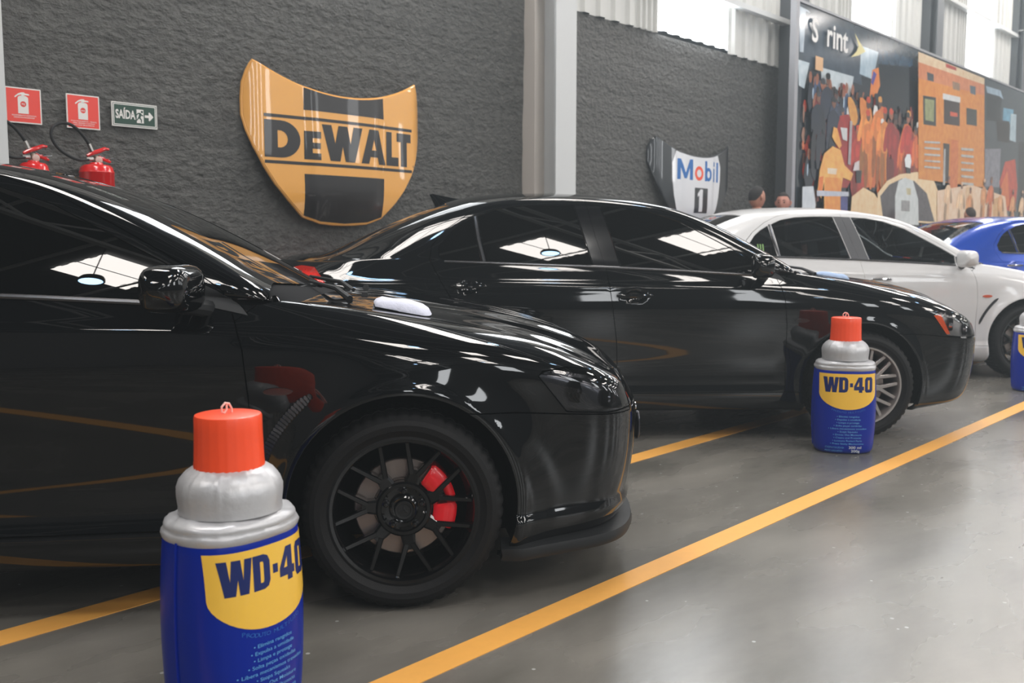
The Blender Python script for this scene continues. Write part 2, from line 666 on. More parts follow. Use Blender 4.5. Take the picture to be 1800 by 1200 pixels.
def build_body(flared):
    """returns {(region, side): mesh, ...} in car coordinates (right side at -y)"""
    B = Body(flared)
    B.prep()
    Rg = {}

    def poly(*segs):
        out = []
        for sg in segs:
            if sg[0] == 's':
                out += B.side(sg[1])
            else:
                out += list(sg[1])
        return out
    arch_r = .368

    def wheel(cx):
        a = [(cx + arch_r * math.cos(rad(t)), R_IN + arch_r * math.sin(rad(t))) for t in range(-22, 203, 6)]
        q = B.side(a, .2)
        return q + [(q[-1][0], -1.0), (q[0][0], -1.0)]
    Rg['void_f'] = wheel(0.0)
    Rg['void_r'] = wheel(-WB)
    Rg['glass_front'] = poly(('s', [(-.650, .995), (-.648, 1.068), (-.75, 1.128), (-.90, 1.208), (-1.08, 1.303), (-1.27, 1.366), (-1.42, 1.392), (-1.56, 1.400), (-1.50, 1.2), (-1.458, 1.038), (-1.1, 1.022), (-.650, .995)]))
    Rg['glass_rear'] = poly(('s', [(-1.73, 1.405), (-1.63, 1.046), (-1.9, 1.055), (-2.255, 1.066), (-2.30, 1.338), (-2.21, 1.375), (-2.08, 1.398), (-1.9, 1.406), (-1.73, 1.405)]))
    Rg['glass_quarter'] = poly(('s', [(-2.335, 1.325), (-2.285, 1.068), (-2.50, 1.078), (-2.530, 1.10), (-2.535, 1.155), (-2.46, 1.245), (-2.40, 1.29), (-2.335, 1.325)]))
    Rg['corner_trim'] = poly(('s', [(-.640, 1.065), (-.638, .992), (-.475, .955), (-.500, .985), (-.57, 1.032), (-.640, 1.065)]))
    Rg['pillar_f'] = poly(('s', [(-1.568, 1.400), (-1.508, 1.2), (-1.466, 1.038), (-1.552, 1.042), (-1.60, 1.2), (-1.648, 1.404), (-1.568, 1.400)]))
    Rg['pillar_r'] = poly(('s', [(-1.722, 1.405), (-1.622, 1.046), (-1.552, 1.042), (-1.60, 1.2), (-1.648, 1.404), (-1.722, 1.405)]))
    Rg['windshield'] = [(9.1, 11.3), (8.6, 12.2), (8.3, 13.2), (13.75, 13.2), (13.55, 12.2), (13.15, 11.3)]
    Rg['rear_window'] = [(18.45, 11.3), (18.6, 12.2), (18.7, 13.2), (22.45, 13.2), (21.9, 12.2), (21.2, 11.3)]
    Rg['headlight'] = poly(('s', [(.445, .745), (.46, .760), (.55, .768), (.66, .752), (.745, .722), (.800, .690)]), ('p', [(2.05, 5.9), (2.05, 4.75)]), ('s', [(.800, .612), (.70, .606), (.545, .622), (.49, .69), (.445, .745)]))
    Rg['tail_light'] = poly(('s', [(-3.26, 1.040), (-3.215, .985), (-3.165, .905), (-3.19, .872), (-3.30, .858), (-3.42, .858)]), ('p', [(25.3, 5.55), (25.3, 6.75)]), ('s', [(-3.42, 1.035), (-3.34, 1.050), (-3.26, 1.040)]))
    Rg['grille'] = [(-1, 2.2), (1.55, 2.35), (1.75, 3.3), (1.5, 4.6), (-1, 4.6)]
    Rg['grille_top'] = [(-1, 5.2), (1.75, 5.25), (1.75, 6.6), (-1, 6.75)]
    Rg['hood'] = [(-1, 7.55), (2.0, 7.5), (4.0, 7.35), (6.0, 7.3), (8.35, 7.4), (8.6, 8.5), (8.45, 9.8), (8.15, 11.2), (7.9, 12.2), (7.75, 13.2), (-1, 13.2)]
    Rg['cowl'] = [(8.40, 7.45), (9.0, 8.2), (9.08, 9.6), (9.1, 11.3), (8.6, 12.2), (8.3, 13.2), (7.75, 13.2), (7.9, 12.2), (8.15, 11.2), (8.45, 9.8), (8.6, 8.5)]
    Rg['trunk_lid'] = [(22.75, 13.2), (22.05, 10.9), (22.3, 8.2), (24.4, 7.7), (25.35, 6.9), (25.4, 5.1), (29, 5.1), (29, 13.2)]
    Rg['door_front'] = poly(('s', [(-.470, .29), (-.475, .70), (-.490, .85), (-.515, .94), (-.552, 1.030), (-.64, 1.092), (-.74, 1.152), (-.89, 1.238), (-1.07, 1.333), (-1.26, 1.396), (-1.42, 1.422), (-1.56, 1.432)] + B_CUT))
    Rg['door_rear'] = poly(('s', B_CUT[::-1] + [(-1.9, 1.440), (-2.10, 1.432), (-2.24, 1.405), (-2.36, 1.352), (-2.48, 1.268), (-2.575, 1.165), (-2.588, 1.085), (-2.52, .957), (-2.42, .79), (-2.33, .62), (-2.26, .48), (-2.24, .29)]))
    sk = B.side([(-.25, .292), (-2.38, .292)])
    Rg['side_skirt'] = sk + [(sk[-1][0], -1), (sk[0][0], -1)]
    fb = B.side([(.15, .642), (.36, .632), (.545, .614), (.70, .600), (.80, .598)])
    Rg['front_bumper'] = fb + [(2.0, 4.65), (2.0, 7.5), (-1, 7.55), (-1, -1), (fb[0][0], -1)]
    rb = B.side([(-2.5, .62), (-2.95, .63), (-3.15, .66), (-3.2, .855), (-3.40, .850)])
    Rg['rear_bumper'] = rb + [(25.35, 5.1), (29, 5.1), (29, -1), (rb[0][0], -1)]
    fd = B.side([(-.475, .28), (-.475, .70), (-.490, .85), (-.515, .94), (-.475, .968), (-.415, 1.015)])
    Rg['fender'] = fd + [(8.8, 8.4), (8.40, 7.45), (6, 7.3), (4, 7.35), (2.0, 7.5), (2.0, -1), (fd[0][0], -1)]
    # triangulate the whole half body
    du, dv = .125, .15
    pts, edges = [], []
    for k, lp in Rg.items():
        lp = [(min(max(a, 0), B.nu - 1), min(max(b, 0), B.nv - 1)) for a, b in lp]
        out = []
        for i in range(len(lp)):
            a, b = lp[i], lp[(i + 1) % len(lp)]
            m = max(1, int(max(abs(b[0] - a[0]) / du, abs(b[1] - a[1]) / dv) + .5))
            out += [(a[0] + (b[0] - a[0]) * t / m, a[1] + (b[1] - a[1]) * t / m) for t in range(m)]
        b0 = len(pts)
        pts += out
        edges += [(b0 + i, b0 + (i + 1) % len(out)) for i in range(len(out))]
    bp = np.array(pts)
    gu, gv = np.meshgrid(np.linspace(0, B.nu - 1, int((B.nu - 1) / du) + 1), np.linspace(0, B.nv - 1, int((B.nv - 1) / dv) + 1), indexing='ij')
    g = np.stack([gu.ravel(), gv.ravel()], 1)
    # finer grid where the wheel arches flare
    fu, fv = np.meshgrid(np.linspace(0, B.nu - 1, int((B.nu - 1) / du) * 3 + 1), np.linspace(0, 7.2, int(7.2 / dv) * 3 + 1), indexing='ij')
    fu, fv = fu.ravel(), fv.ravel()
    fp = B.base(fu, fv)
    nr = np.zeros(len(fu), bool)
    for cx in (0, -WB):
        rr_ = np.hypot(fp[:, 0] - cx, fp[:, 2] - R_IN)
        nr |= (rr_ > .355) & (rr_ < .46) & (fp[:, 1] > .5)
    g = np.concatenate([g, np.stack([fu[nr], fv[nr]], 1)])
    g = np.unique(g.round(5), axis=0)
    # drop grid points that crowd the boundaries
    cell = {}
    for q in bp:
        cell.setdefault((int(q[0] / du), int(q[1] / dv)), []).append(q)
    keep = []
    for q in g:
        a, b = int(q[0] / du), int(q[1] / dv)
        ok = True
        edge = (q[0] < 1e-6 or q[0] > B.nu - 1 - 1e-6 or q[1] < 1e-6 or q[1] > B.nv - 1 - 1e-6)
        for i in (-1, 0, 1):
            for j in (-1, 0, 1):
                for r in cell.get((a + i, b + j), ()):
                    if abs(q[0] - r[0]) < du * .4 and abs(q[1] - r[1]) < dv * .4:
                        if not edge or (abs(q[0] - r[0]) < 1e-4 and abs(q[1] - r[1]) < 1e-4):
                            ok = False
        if ok:
            keep.append(tuple(q))
    pts += keep
    r = delaunay_2d_cdt([Vector(p) for p in pts], edges, [], 0, 1e-5)
    P2 = np.array([(q.x, q.y) for q in r[0]])
    T = np.array([f for f in r[2] if len(f) == 3])
    # CCW in uv
    a, b, c = P2[T[:, 0]], P2[T[:, 1]], P2[T[:, 2]]
    ar = (b[:, 0] - a[:, 0]) * (c[:, 1] - a[:, 1]) - (b[:, 1] - a[:, 1]) * (c[:, 0] - a[:, 0])
    T = np.where((ar < 0)[:, None], T[:, ::-1], T)
    T = T[np.abs(ar) > 1e-9]
    cen = P2[T].mean(axis=1)
    order = ['void_f', 'void_r', 'glass_front', 'glass_rear', 'glass_quarter', 'corner_trim', 'pillar_f', 'pillar_r', 'windshield', 'rear_window',
             'headlight', 'tail_light', 'grille', 'grille_top', 'hood', 'cowl', 'trunk_lid', 'side_skirt', 'door_front', 'door_rear', 'front_bumper', 'rear_bumper', 'fender']
    lab = np.full(len(T), -1)
    for k, nm in enumerate(order):
        m = inside(cen[:, 0], cen[:, 1], Rg[nm]) & (lab < 0)
        lab[m] = k
    P3, N3 = B.FN(P2[:, 0], P2[:, 1])
    # side glass follows one smooth quadric fitted to the body side
    gl = np.unique(T[np.isin(lab, [order.index(q) for q in ('glass_front', 'glass_rear', 'glass_quarter')])])
    gx, gz = P3[gl, 0] + 1.5, P3[gl, 2] - 1.2
    A = np.stack([np.ones(len(gl)), gx, gz, gx * gx, gz * gz, gx * gz], 1)
    co = np.linalg.lstsq(A, P3[gl, 1], rcond=None)[0]
    GP, GN = P3.copy(), N3.copy()
    GP[gl, 1] = A @ co
    GN[gl] = np.stack([-(co[1] + 2 * co[3] * gx + co[5] * gz), np.ones(len(gl)), -(co[2] + 2 * co[4] * gz + co[5] * gx)], 1)
    GN[gl] /= np.linalg.norm(GN[gl], axis=1, keepdims=True)
    centre = (P2[:, 1] > B.nv - 1.0001) | (P2[:, 0] < 1e-4) | (P2[:, 0] > B.nu - 1.0001)
    P3[centre, 1] = 0.0
    out = {}

    def make(name, sel, side, gap=.0022, lip=.016, off=0.0):
        """side: 'R', 'L' or 'B' (both halves joined)"""
        t = T[sel]
        used = np.unique(t)
        idx = -np.ones(len(P2), int)
        idx[used] = np.arange(len(used))
        t = idx[t]
        p, n, cl = (GP if name.startswith('glass') else P3)[used].copy(), (GN if name.startswith('glass') else N3)[used].copy(), centre[used]
        cnt = {}
        for f in t:
            for i in range(3):
                cnt[(f[i], f[(i + 1) % 3])] = f[(i + 2) % 3]
        bd = [e for e in cnt if (e[1], e[0]) not in cnt and not (cl[e[0]] and cl[e[1]] and side == 'B')]
        inw = np.zeros_like(p)
        for e in bd:
            a, b, c = p[e[0]], p[e[1]], p[cnt[e]]
            ed = (b - a)
            ed = ed / max(np.linalg.norm(ed), 1e-9)
            d = np.cross(n[e[0]] + n[e[1]], ed)
            d /= max(np.linalg.norm(d), 1e-9)
            inw[e[0]] += d
            inw[e[1]] += d
        if side == 'B':
            inw[cl, 1] = 0
        L = np.linalg.norm(inw, axis=1, keepdims=True)
        inw = np.where(L > 1e-9, inw / np.maximum(L, 1e-9), 0)
        p = p + inw * gap + n * off
        verts, norms, tris = [p], [n], [t]
        k = len(p)
        if lip and bd:
            bv = sorted({q for e in bd for q in e})
            m = {q: i for i, q in enumerate(bv)}
            q = np.array(bv)
            # rounded lip: crest, shoulder, depth
            v1 = p[q] - inw[q] * .0
            n1 = -inw[q]
            v2 = p[q] - n[q] * lip
            verts += [v1, v2]
            norms += [n1 * .6 + n[q] * .4, n1]
            fl = []
            nb = len(bv)
            for e in bd:
                a, b = m[e[0]], m[e[1]]
                fl += [(k + b, k + a, k + nb + a), (k + b, k + nb + a, k + nb + b)]
            tris.append(np.array(fl))
        V, Nn, F = np.concatenate(verts), np.concatenate(norms), np.concatenate(tris)
        # V has y outward = left side (+y); right side mirrored
        def mesh(V, Nn, F):
            me = bpy.data.meshes.new(name)
            me.from_pydata(V.tolist(), [], F.tolist())
            me.update()
            me.polygons.foreach_set('use_smooth', [True] * len(me.polygons))
            Nn = Nn / np.maximum(np.linalg.norm(Nn, axis=1, keepdims=True), 1e-9)
            me.normals_split_custom_set_from_vertices(Nn.tolist())
            return me
        M = np.array([1, -1, 1])
        if side == 'L':
            return mesh(V, Nn, F)
        if side == 'R':
            return mesh(V * M, Nn * M, F[:, ::-1])
        return mesh(np.concatenate([V, V * M]), np.concatenate([Nn, Nn * M]), np.concatenate([F, F[:, ::-1] + len(V)]))
    for k, nm in enumerate(order):
        sel = lab == k
        if nm.startswith('void') or not sel.any():
            continue
        both = nm in ('windshield', 'rear_window', 'hood', 'cowl', 'trunk_lid', 'front_bumper', 'rear_bumper', 'grille', 'grille_top')
        kw = {}
        if nm.startswith('glass') or nm in ('windshield', 'rear_window'):
            kw = dict(gap=0.0, lip=0.0, off=-.005)
        elif nm in ('pillar_f', 'pillar_r', 'corner_trim'):
            kw = dict(gap=0.001, lip=.008, off=.001)
        elif nm in ('grille', 'grille_top'):
            kw = dict(gap=-.004, lip=0.0, off=-.05)
        elif nm == 'cowl':
            kw = dict(gap=0.0, lip=0.0, off=-.012)
        for sd in (('B',) if both else ('R', 'L')):
            out[(nm, sd)] = make(nm, sel, sd, **kw)
        if nm in ('headlight', 'tail_light'):
            for sd in 'RL':
                out[(nm + '_lens', sd)] = make('lens', sel, sd, gap=.0025, lip=0.0, off=0.001)
                out[(nm, sd)] = make(nm, sel, sd, gap=.001, lip=-.046, off=-.045)
    out[('body_shell', 'B')] = make('body_shell', lab == -1, 'B')
    return B, out

# ------------------------------------------------------------------ wheels
TIRE = mat('tyre_rubber', srgb(17, 17, 18), rough=.6, spec=.25, bump=.15, bscale=300)
BLACK_GLOSS = mat('gloss_black', (.004, .004, .005, 1), rough=.12, spec=.6)
COWLM = mat('cowl_plastic', (.005, .005, .006, 1), rough=.8, spec=.1)
BLACK_MATT = mat('matt_black_plastic', (.010, .011, .012, 1), rough=.5, spec=.35)
DARK = mat('dark_inside', (.004, .004, .004, 1), rough=.9, spec=.1)
CHROME = mat('chrome', (.8, .8, .82, 1), rough=.08, metal=1)
SILVER = mat('silver_alloy', (.42, .39, .37, 1), rough=.30, metal=.75, spec=.5)
DISC = mat('brake_disc_steel', (.26, .22, .20, 1), rough=.38, metal=.8)
RED = mat('red_caliper_paint', srgb(225, 12, 28), rough=.3, coat=.4)
RIM_BLACK = mat('black_rim_paint', (.003, .003, .0035, 1), rough=.10, spec=.5)


def tire_mesh(r_out=.327, r_in=.232, w=.232):
    n = 150
    h = w / 2
    prof = [(r_in - .004, -h + .020), (r_in + .004, -h + .004), (r_in + .012, -h + .006), (r_in + .030, -h - .004), (r_in + .032, -h - .006), (r_in + .050, -h - .008), (r_out - .030, -h - .002), (r_out - .028, -h + .001),
            (r_out - .016, -h + .010), (r_out - .006, -h + .028), (r_out - .001, -h + .055), (r_out - .001, -h + .060), (r_out - .009, -h + .061), (r_out - .009, -h + .069), (r_out, -h + .070), (r_out, 0)]
    prof = prof + [(r, -hh) for r, hh in prof[::-1][1:]]
    b = MB()
    vs = []
    for i, (r, hh) in enumerate(prof):
        shoulder = r > r_out - .020 and r > r_out - .03
        for k in range(n):
            a = 2 * math.pi * k / n
            groove = .006 if (shoulder and k % 3 == 0) else 0.0
            vs.append(((r - groove) * math.cos(a), hh, (r - groove) * math.sin(a)))
    fs = []
    for i in range(len(prof) - 1):
        for k in range(n):
            k2 = (k + 1) % n
            fs.append((i * n + k2, i * n + k, (i + 1) * n + k, (i + 1) * n + k2))
    b.add(vs, fs)
    return b.mesh('tyre', angle=28)


def bar(b, p0, p1, w0, w1, d0, d1, n_out=Vector((0, -1, 0))):
    """tapered spoke bar with a chamfered outer face; d = depth behind the outer face"""
    p0, p1 = Vector(p0), Vector(p1)
    t = (p1 - p0).normalized()
    s = t.cross(n_out).normalized()
    vs = []
    for p, w_, d in ((p0, w0, d0), (p1, w1, d1)):
        for (a, q) in ((-.5, -1), (-.5, -.12), (-.34, 0), (.34, 0), (.5, -.12), (.5, -1)):
            vs.append(p + s * (w_ * a) + n_out * (d * q))
    fs = []
    for i in range(6):
        j = (i + 1) % 6
        fs.append((i, j, 6 + j, 6 + i))
    fs += [(5, 4, 3, 2, 1, 0), (6, 7, 8, 9, 10, 11)]
    b.add(vs, fs)


def rim_mesh(kind, r=.238, w=.215):
    b = MB()
    h = w / 2
    # lip and barrel
    b.lathe([(r - .004, -h + .012), (r + .001, -h + .002), (r - .002, -h - .004), (r - .012, -h - .003), (r - .017, -h + .006), (r - .020, -h + .022), (r - .030, -h + .045), (r - .034, 0), (r - .028, h * .8), (r - .01, h)], n=96, axis='y')
    b.lathe([(r - .006, h), (r - .024, h * .78), (r - .030, 0), (r - .026, -h + .05), (r - .016, -h + .024), (r - .004, -h + .012)], n=96, axis='y')
    if kind == 'black':
        yo = -h + .030
        for k in range(7):
            a = rad(90 - 17.5 - k * 360 / 7)
            P = lambda aa, rr, y: (rr * math.cos(aa), y, rr * math.sin(aa))
            bar(b, P(a, .060, yo + .008), P(a, .134, yo - .002), .056, .036, .042, .036)
            for sg in (-1, 1):
                a1, a2 = a + sg * rad(4.6), a + sg * rad(14.4)
                P = lambda aa, rr, y: (rr * math.cos(aa), y, rr * math.sin(aa))
                bar(b, P(a1, .118, yo - .003), P(a2, r - .018, yo - .014), .0185, .0145, .036, .026)
        b.lathe([(.092, yo + .03), (.090, yo + .004), (.084, yo - .002), (.074, yo - .002), (.070, yo + .010), (.048, yo + .012), (.045, yo - .004), (.040, yo - .008), (.034, yo - .006), (.001, yo - .004)], n=60, axis='y')
    else:
        yo = -h + .026
        n = 10
        for k in range(n):
            a = rad(90 - k * 360 / n + 9)
            for sg in (-1, 1):
                a0, a1, a2 = a + sg * rad(10), a + sg * rad(2.5), a + sg * rad(11.5)
                P = lambda aa, rr, y: (rr * math.cos(aa), y, rr * math.sin(aa))
                bar(b, P(a0, .055, yo + .004), P(a1, .125, yo - .002), .026, .021, .03, .03)
                bar(b, P(a1, .118, yo - .002), P(a2, r - .016, yo - .010), .022, .020, .03, .022)
        b.lathe([(.075, yo + .03), (.072, yo), (.060, yo - .004), (.034, yo - .002), (.032, yo - .008), (.001, yo - .006)], n=48, axis='y')
    return b.mesh('rim', angle=30)


def hub_mesh(kind):
    b = MB()
    yo = -.0775
    b.lathe([(.030, yo - .010), (.028, yo - .016), (.022, yo - .015), (.0205, yo - .012), (.001, yo - .012)], n=36, axis='y')
    for k in range(3):   # plain raised mark on the cap
        a = rad(90 + 120 * k)
        bar(b, (.003 * math.cos(a), yo - .014, .003 * math.sin(a)), (.015 * math.cos(a), yo - .014, .015 * math.sin(a)), .008, .003, .003, .003)
    return b.mesh('hub_cap', angle=30)


def nut_mesh():
    b = MB()
    b.lathe([(.013, 0), (.013, -.003), (.0085, -.004), (.0085, -.018), (.006, -.021), (.001, -.0215)], n=12, axis='y')
    return b.mesh('lug_nut', angle=30)


def disc_mesh():
    b = MB()
    y = -.035
    b.lathe([(.158, y + .024), (.158, y), (.155, y - .002), (.098, y - .002), (.096, y + .004), (.090, y + .004), (.088, y - .020), (.080, y - .026), (.001, y - .026)], n=72, axis='y')
    return b.mesh('brake_disc', angle=30)


def caliper_mesh():
    b = MB()
    def block(a0, a1, r0, r1, y0, y1):
        n = 8
        vs = []
        for i in range(n + 1):
            a = rad(a0 + (a1 - a0) * i / n)
            e = .006 if i in (0, n) else 0
            for (rr, yy) in ((r0 + e, y1), (r0 + e, y0 + .008), (r0 + .010 + e, y0), (r1 - .012 - e, y0), (r1 - e, y0 + .010), (r1 - e, y1)):
                vs.append((rr * math.cos(a), yy, rr * math.sin(a)))
        fs = []
        for i in range(n):
            for k in range(6):
                k2 = (k + 1) % 6
                fs.append((i * 6 + k, i * 6 + k2, (i + 1) * 6 + k2, (i + 1) * 6 + k))
        fs += [tuple(range(5, -1, -1)), tuple(n * 6 + k for k in range(6))]
        b.add(vs, fs)
    block(-26, 6, .096, .172, -.075, .03)
    block(28, 56, .096, .172, -.075, .03)
    block(3, 32, .140, .172, -.068, .03)
    block(3, 32, .098, .112, -.062, .02)
    b2 = MB()
    me = b.mesh('brake_caliper', angle=40)
    bm = bmesh.new(); bm.from_mesh(me); bmesh.ops.recalc_face_normals(bm, faces=bm.faces); bm.to_mesh(me); bm.free()
    return me


WM = {}


def wheel(car, kind, x, y, tm, front, spin=0.0):
    """tyre is the part; rim, hub cap, nuts, disc and caliper are its children"""
    if 'tyre' not in WM:
        WM.update(tyre=tire_mesh(), black=rim_mesh('black'), silver=rim_mesh('silver'), hub=hub_mesh('b'), nut=nut_mesh(), disc=disc_mesh(), cal=caliper_mesh())
    left = y > 0
    o = link('wheel', WM['tyre'], TIRE, car, (x, y, .327), (0, 0, math.pi if left else 0))
    rim = link('rim', WM[kind], RIM_BLACK if kind == 'black' else SILVER, o, None, (0, spin, 0))
    if kind == 'silver':
        tag(rim, 'silver multi spoke alloy rim')
    else:
        tag(rim, 'gloss black rim with paired spokes')
    link('hub_cap', WM['hub'], BLACK_MATT if kind == 'black' else SILVER, o, None, (0, spin, 0))
    for k in range(5):
        a = rad(54 - 72 * k - 36)
        link('lug_nut', WM['nut'], CHROME if kind == 'silver' else BLACK_GLOSS, o, (.060 * math.cos(a), -.0690, .060 * math.sin(a)))
    link('brake_disc', WM['disc'], DISC, o)
    if kind == 'black':
        c = link('brake_caliper', WM['cal'], RED, o, None, (0, (math.pi if left else 0), 0))
        tag(c, 'bright red brake caliper')
    return o


# ------------------------------------------------------------------ cars
def paint(name, col, rough=.09, metal=0.0, coat=0.0, flake=0.0, spec=.5):
    return mat(name, col, rough=rough, metal=metal, coat=coat, coat_rough=.01, spec=spec)


BODIES = {}


def mirror_mesh():
    """right-hand mirror head, base at origin, sticks out towards -y"""
    b = MB()
    n, m = 20, 12
    vs = []
    for i in range(m + 1):
        t = i / m
        y = -t * .235
        # end caps shrink
        e = (1 - abs(2 * t - 1) ** 5) ** .5 if 0 < t < 1 else 0.05
        e = max(e, .05)
        cx = -.045 * t
        for k in range(n):
            a = 2 * math.pi * k / n
            ca, sa = math.cos(a), math.sin(a)
            q = .55
            xx = abs(ca) ** q * (1 if ca > 0 else -1)
            zz = abs(sa) ** q * (1 if sa > 0 else -1)
            dx = .078 if ca > 0 else .050
            vs.append((cx + dx * xx * (e ** .5), y, (.076 - .010 * t) * zz * e + .004 * t))
    fs = []
    for i in range(m):
        for k in range(n):
            k2 = (k + 1) % n
            fs.append((i * n + k, i * n + k2, (i + 1) * n + k2, (i + 1) * n + k))
    fs += [tuple(range(n - 1, -1, -1)), tuple(m * n + k for k in range(n))]
    b.add(vs, fs)
    me = b.mesh('mirror', angle=50)
    bm = bmesh.new(); bm.from_mesh(me); bmesh.ops.recalc_face_normals(bm, faces=bm.faces); bm.to_mesh(me); bm.free()
    return me


def seat(b, x, y):
    r = Matrix.Rotation(rad(-14), 3, 'Y')
    b.box((x, y, .46), (.48, .48, .14))
    b.box((x - .28, y, .78), (.11, .46, .58), r)
    b.box((x - .36, y, 1.13), (.08, .24, .15), r)


def build_car(loc, yaw, flared, body_mat, glass, rim, label, category, name='car', head='dark', extras=()):
    if flared not in BODIES:
        BODIES[flared] = build_body(flared)
    B, M = BODIES[flared]
    car = empty(name, loc, yaw, label, category, 'cars parked side by side along the dark wall')

    def part(nm, key, m, parent=car, lbl=None):
        o = link(nm, M[key], m, parent)
        if lbl:
            tag(o, lbl)
        return o
    shell = part('body_shell', ('body_shell', 'B'), body_mat)
    part('hood', ('hood', 'B'), body_mat)
    part('trunk_lid', ('trunk_lid', 'B'), body_mat)
    fb = part('front_bumper', ('front_bumper', 'B'), body_mat)
    part('grille', ('grille', 'B'), BLACK_MATT, fb)
    part('grille', ('grille_top', 'B'), BLACK_MATT, fb)
    part('rear_bumper', ('rear_bumper', 'B'), body_mat)
    part('cowl', ('cowl', 'B'), COWLM)
    ws = part('windshield', ('windshield', 'B'), glass['screen'])
    part('rear_window', ('rear_window', 'B'), glass['rear'])
    for sd in 'RL':
        sy = -1 if sd == 'R' else 1
        fe = part('fender', ('fender', sd), body_mat)
        part('side_skirt', ('side_skirt', sd), body_mat)
        df = part('door', ('door_front', sd), body_mat)
        dr = part('door', ('door_rear', sd), body_mat)
        part('window', ('glass_front', sd), glass['front'], df)
        part('window', ('glass_rear', sd), glass['side'], dr)
        part('window', ('glass_quarter', sd), glass['side'], dr)
        part('mirror_base', ('corner_trim', sd), BLACK_MATT, df)
        part('pillar_trim', ('pillar_f', sd), glass['pillar'], df)
        part('pillar_trim', ('pillar_r', sd), glass['pillar'], dr)
        hl = part('headlight', ('headlight', sd), HEADS[head])
        part('lens', ('headlight_lens', sd), LENS, hl)
        tl = part('tail_light', ('tail_light', sd), TAIL_IN)
        part('lens', ('tail_light_lens', sd), TAIL_LENS, tl, 'red and clear tail light lens')
        # bulbs
        for (bx, bz, br) in ((.60, .685, .042), (.735, .655, .036)):
            u, v = B.side([(bx, bz), (bx, bz + .001)])[0]
            p, nn = B.FN(np.array([u]), np.array([v]))
            q = Vector(p[0]) - Vector(nn[0]) * .05
            q.y *= -sy * -1 if sd == 'L' else -1
            ax = Vector((.93, sy * .36, -.03)).normalized()
            bb = MB().lathe([(br, 0), (br, .018), (br * .86, .024), (br * .80, .012), (br * .5, .020), (.001, .028)], n=24)
            mm = bb.mesh('bulb')
            mm.transform(Matrix.Translation(q) @ ax.to_track_quat('Z', 'Y').to_matrix().to_4x4())
            link('bulb', mm, CHROME if head == 'chrome' else BULB_DARK, hl)
        # door handles
        for (hx, hz, dd_) in ((-1.385, .868, df), (-2.36, .925, dr)):
            u, v = B.side([(hx, hz), (hx + .001, hz)])[0]
            p = B.base(np.array([u]), np.array([v]))[0]
            y0 = p[1]
            pts = [(hx + .105, .878 * 0 + y0 - .004), (hx + .085, y0 + .014), (hx + .04, y0 + .022), (hx, y0 + .024), (hx - .05, y0 + .022), (hx - .085, y0 + .014), (hx - .105, y0 - .004)]
            mb = MB()
            for zoff in (0,):
                mb.tube([(a, sy * b_, hz + .004) for a, b_ in pts], [.007, .011, .012, .012, .012, .012, .008], n=10)
            mb.obj('door_handle', body_mat if head != 'x' else CHROME, dd_)
        # belt moulding
        pts = B.side([(-.66, .990), (-1.1, 1.016), (-1.6, 1.040), (-2.1, 1.058), (-2.50, 1.072)], .08)
        P = B.F(np.array([q[0] for q in pts]), np.array([q[1] for q in pts]))
        MB().tube([(q[0], sy * (q[1] + .002), q[2]) for q in P], .0085, n=8).obj('belt_moulding', TRIM_SHINE, shell)
        # post between rear window and quarter glass
        pts = B.side([(-2.268, 1.068), (-2.30, 1.2), (-2.318, 1.335)], .05)
        P = B.F(np.array([q[0] for q in pts]), np.array([q[1] for q in pts]))
        MB().tube([(q[0], sy * (q[1] + .000), q[2]) for q in P], .011, n=6).obj('window_post', TRIM_SHINE, dr)
        # mirror
        if 'mirror' not in WM:
            WM['mirror'] = mirror_mesh()
        mo = link('side_mirror', WM['mirror'], body_mat, df, (-.655, sy * .875, 1.045), (0, 0, 0))
        if sd == 'L':
            mo.scale = (1, -1, 1)
        MB().tube([(-.60, sy * .80, .975), (-.62, sy * .86, .985), (-.655, sy * .92, .992)], [.030, .026, .024], n=10).obj('mirror_arm', BLACK_MATT, df)
        # marker lamp on the fender
        u, v = B.side([(-.385, .722), (-.386, .722)])[0]
        p, nn = B.FN(np.array([u]), np.array([v]))
        mb = MB()
        c = Vector((p[0][0], p[0][1] * sy, p[0][2]))
        mb.add([c + Vector((math.cos(t) * .045, sy * (-.004 if k == 0 else .006), math.sin(t) * .012)) * (1 if k == 0 else 1) for k in (0, 1) for t in np.linspace(0, 2 * math.pi, 17)[:-1]],
               [(i, (i + 1) % 16, 16 + (i + 1) % 16, 16 + i) for i in range(16)] + [tuple(range(16, 32))])
        mb.obj('marker_lamp', AMBER if head == 'x' else LENS_DARK, fe)
        kind = rim
        ty = (.762 if not flared else .775)
        for k, wx in enumerate((0, -WB)):
            wheel(car, kind, wx, sy * ty, None, k == 0, rad([0, 11, 23, 5][k * 2 + (sd == 'L')]))
            hb = MB()
            arcp = [(.372 * math.cos(rad(q)), .372 * math.sin(rad(q))) for q in range(-20, 201, 5)]
            m_ = len(arcp)
            hb.add([(x_, -.27, z_) for x_, z_ in arcp] + [(x_, 0.0, z_) for x_, z_ in arcp], [(i, i + 1, m_ + i + 1, m_ + i) for i in range(m_ - 1)] + [tuple(range(m_, 2 * m_))])
            # wheel housing: an open half drum inside the body
            me = hb.mesh('wheel_housing')
            hh = link('wheel_housing', me, DARK, car, (wx, sy * .585, R_IN))
            if sd == 'R':
                hh.location.y = sy * .585
            else:
                hh.rotation_euler = (0, 0, math.pi)
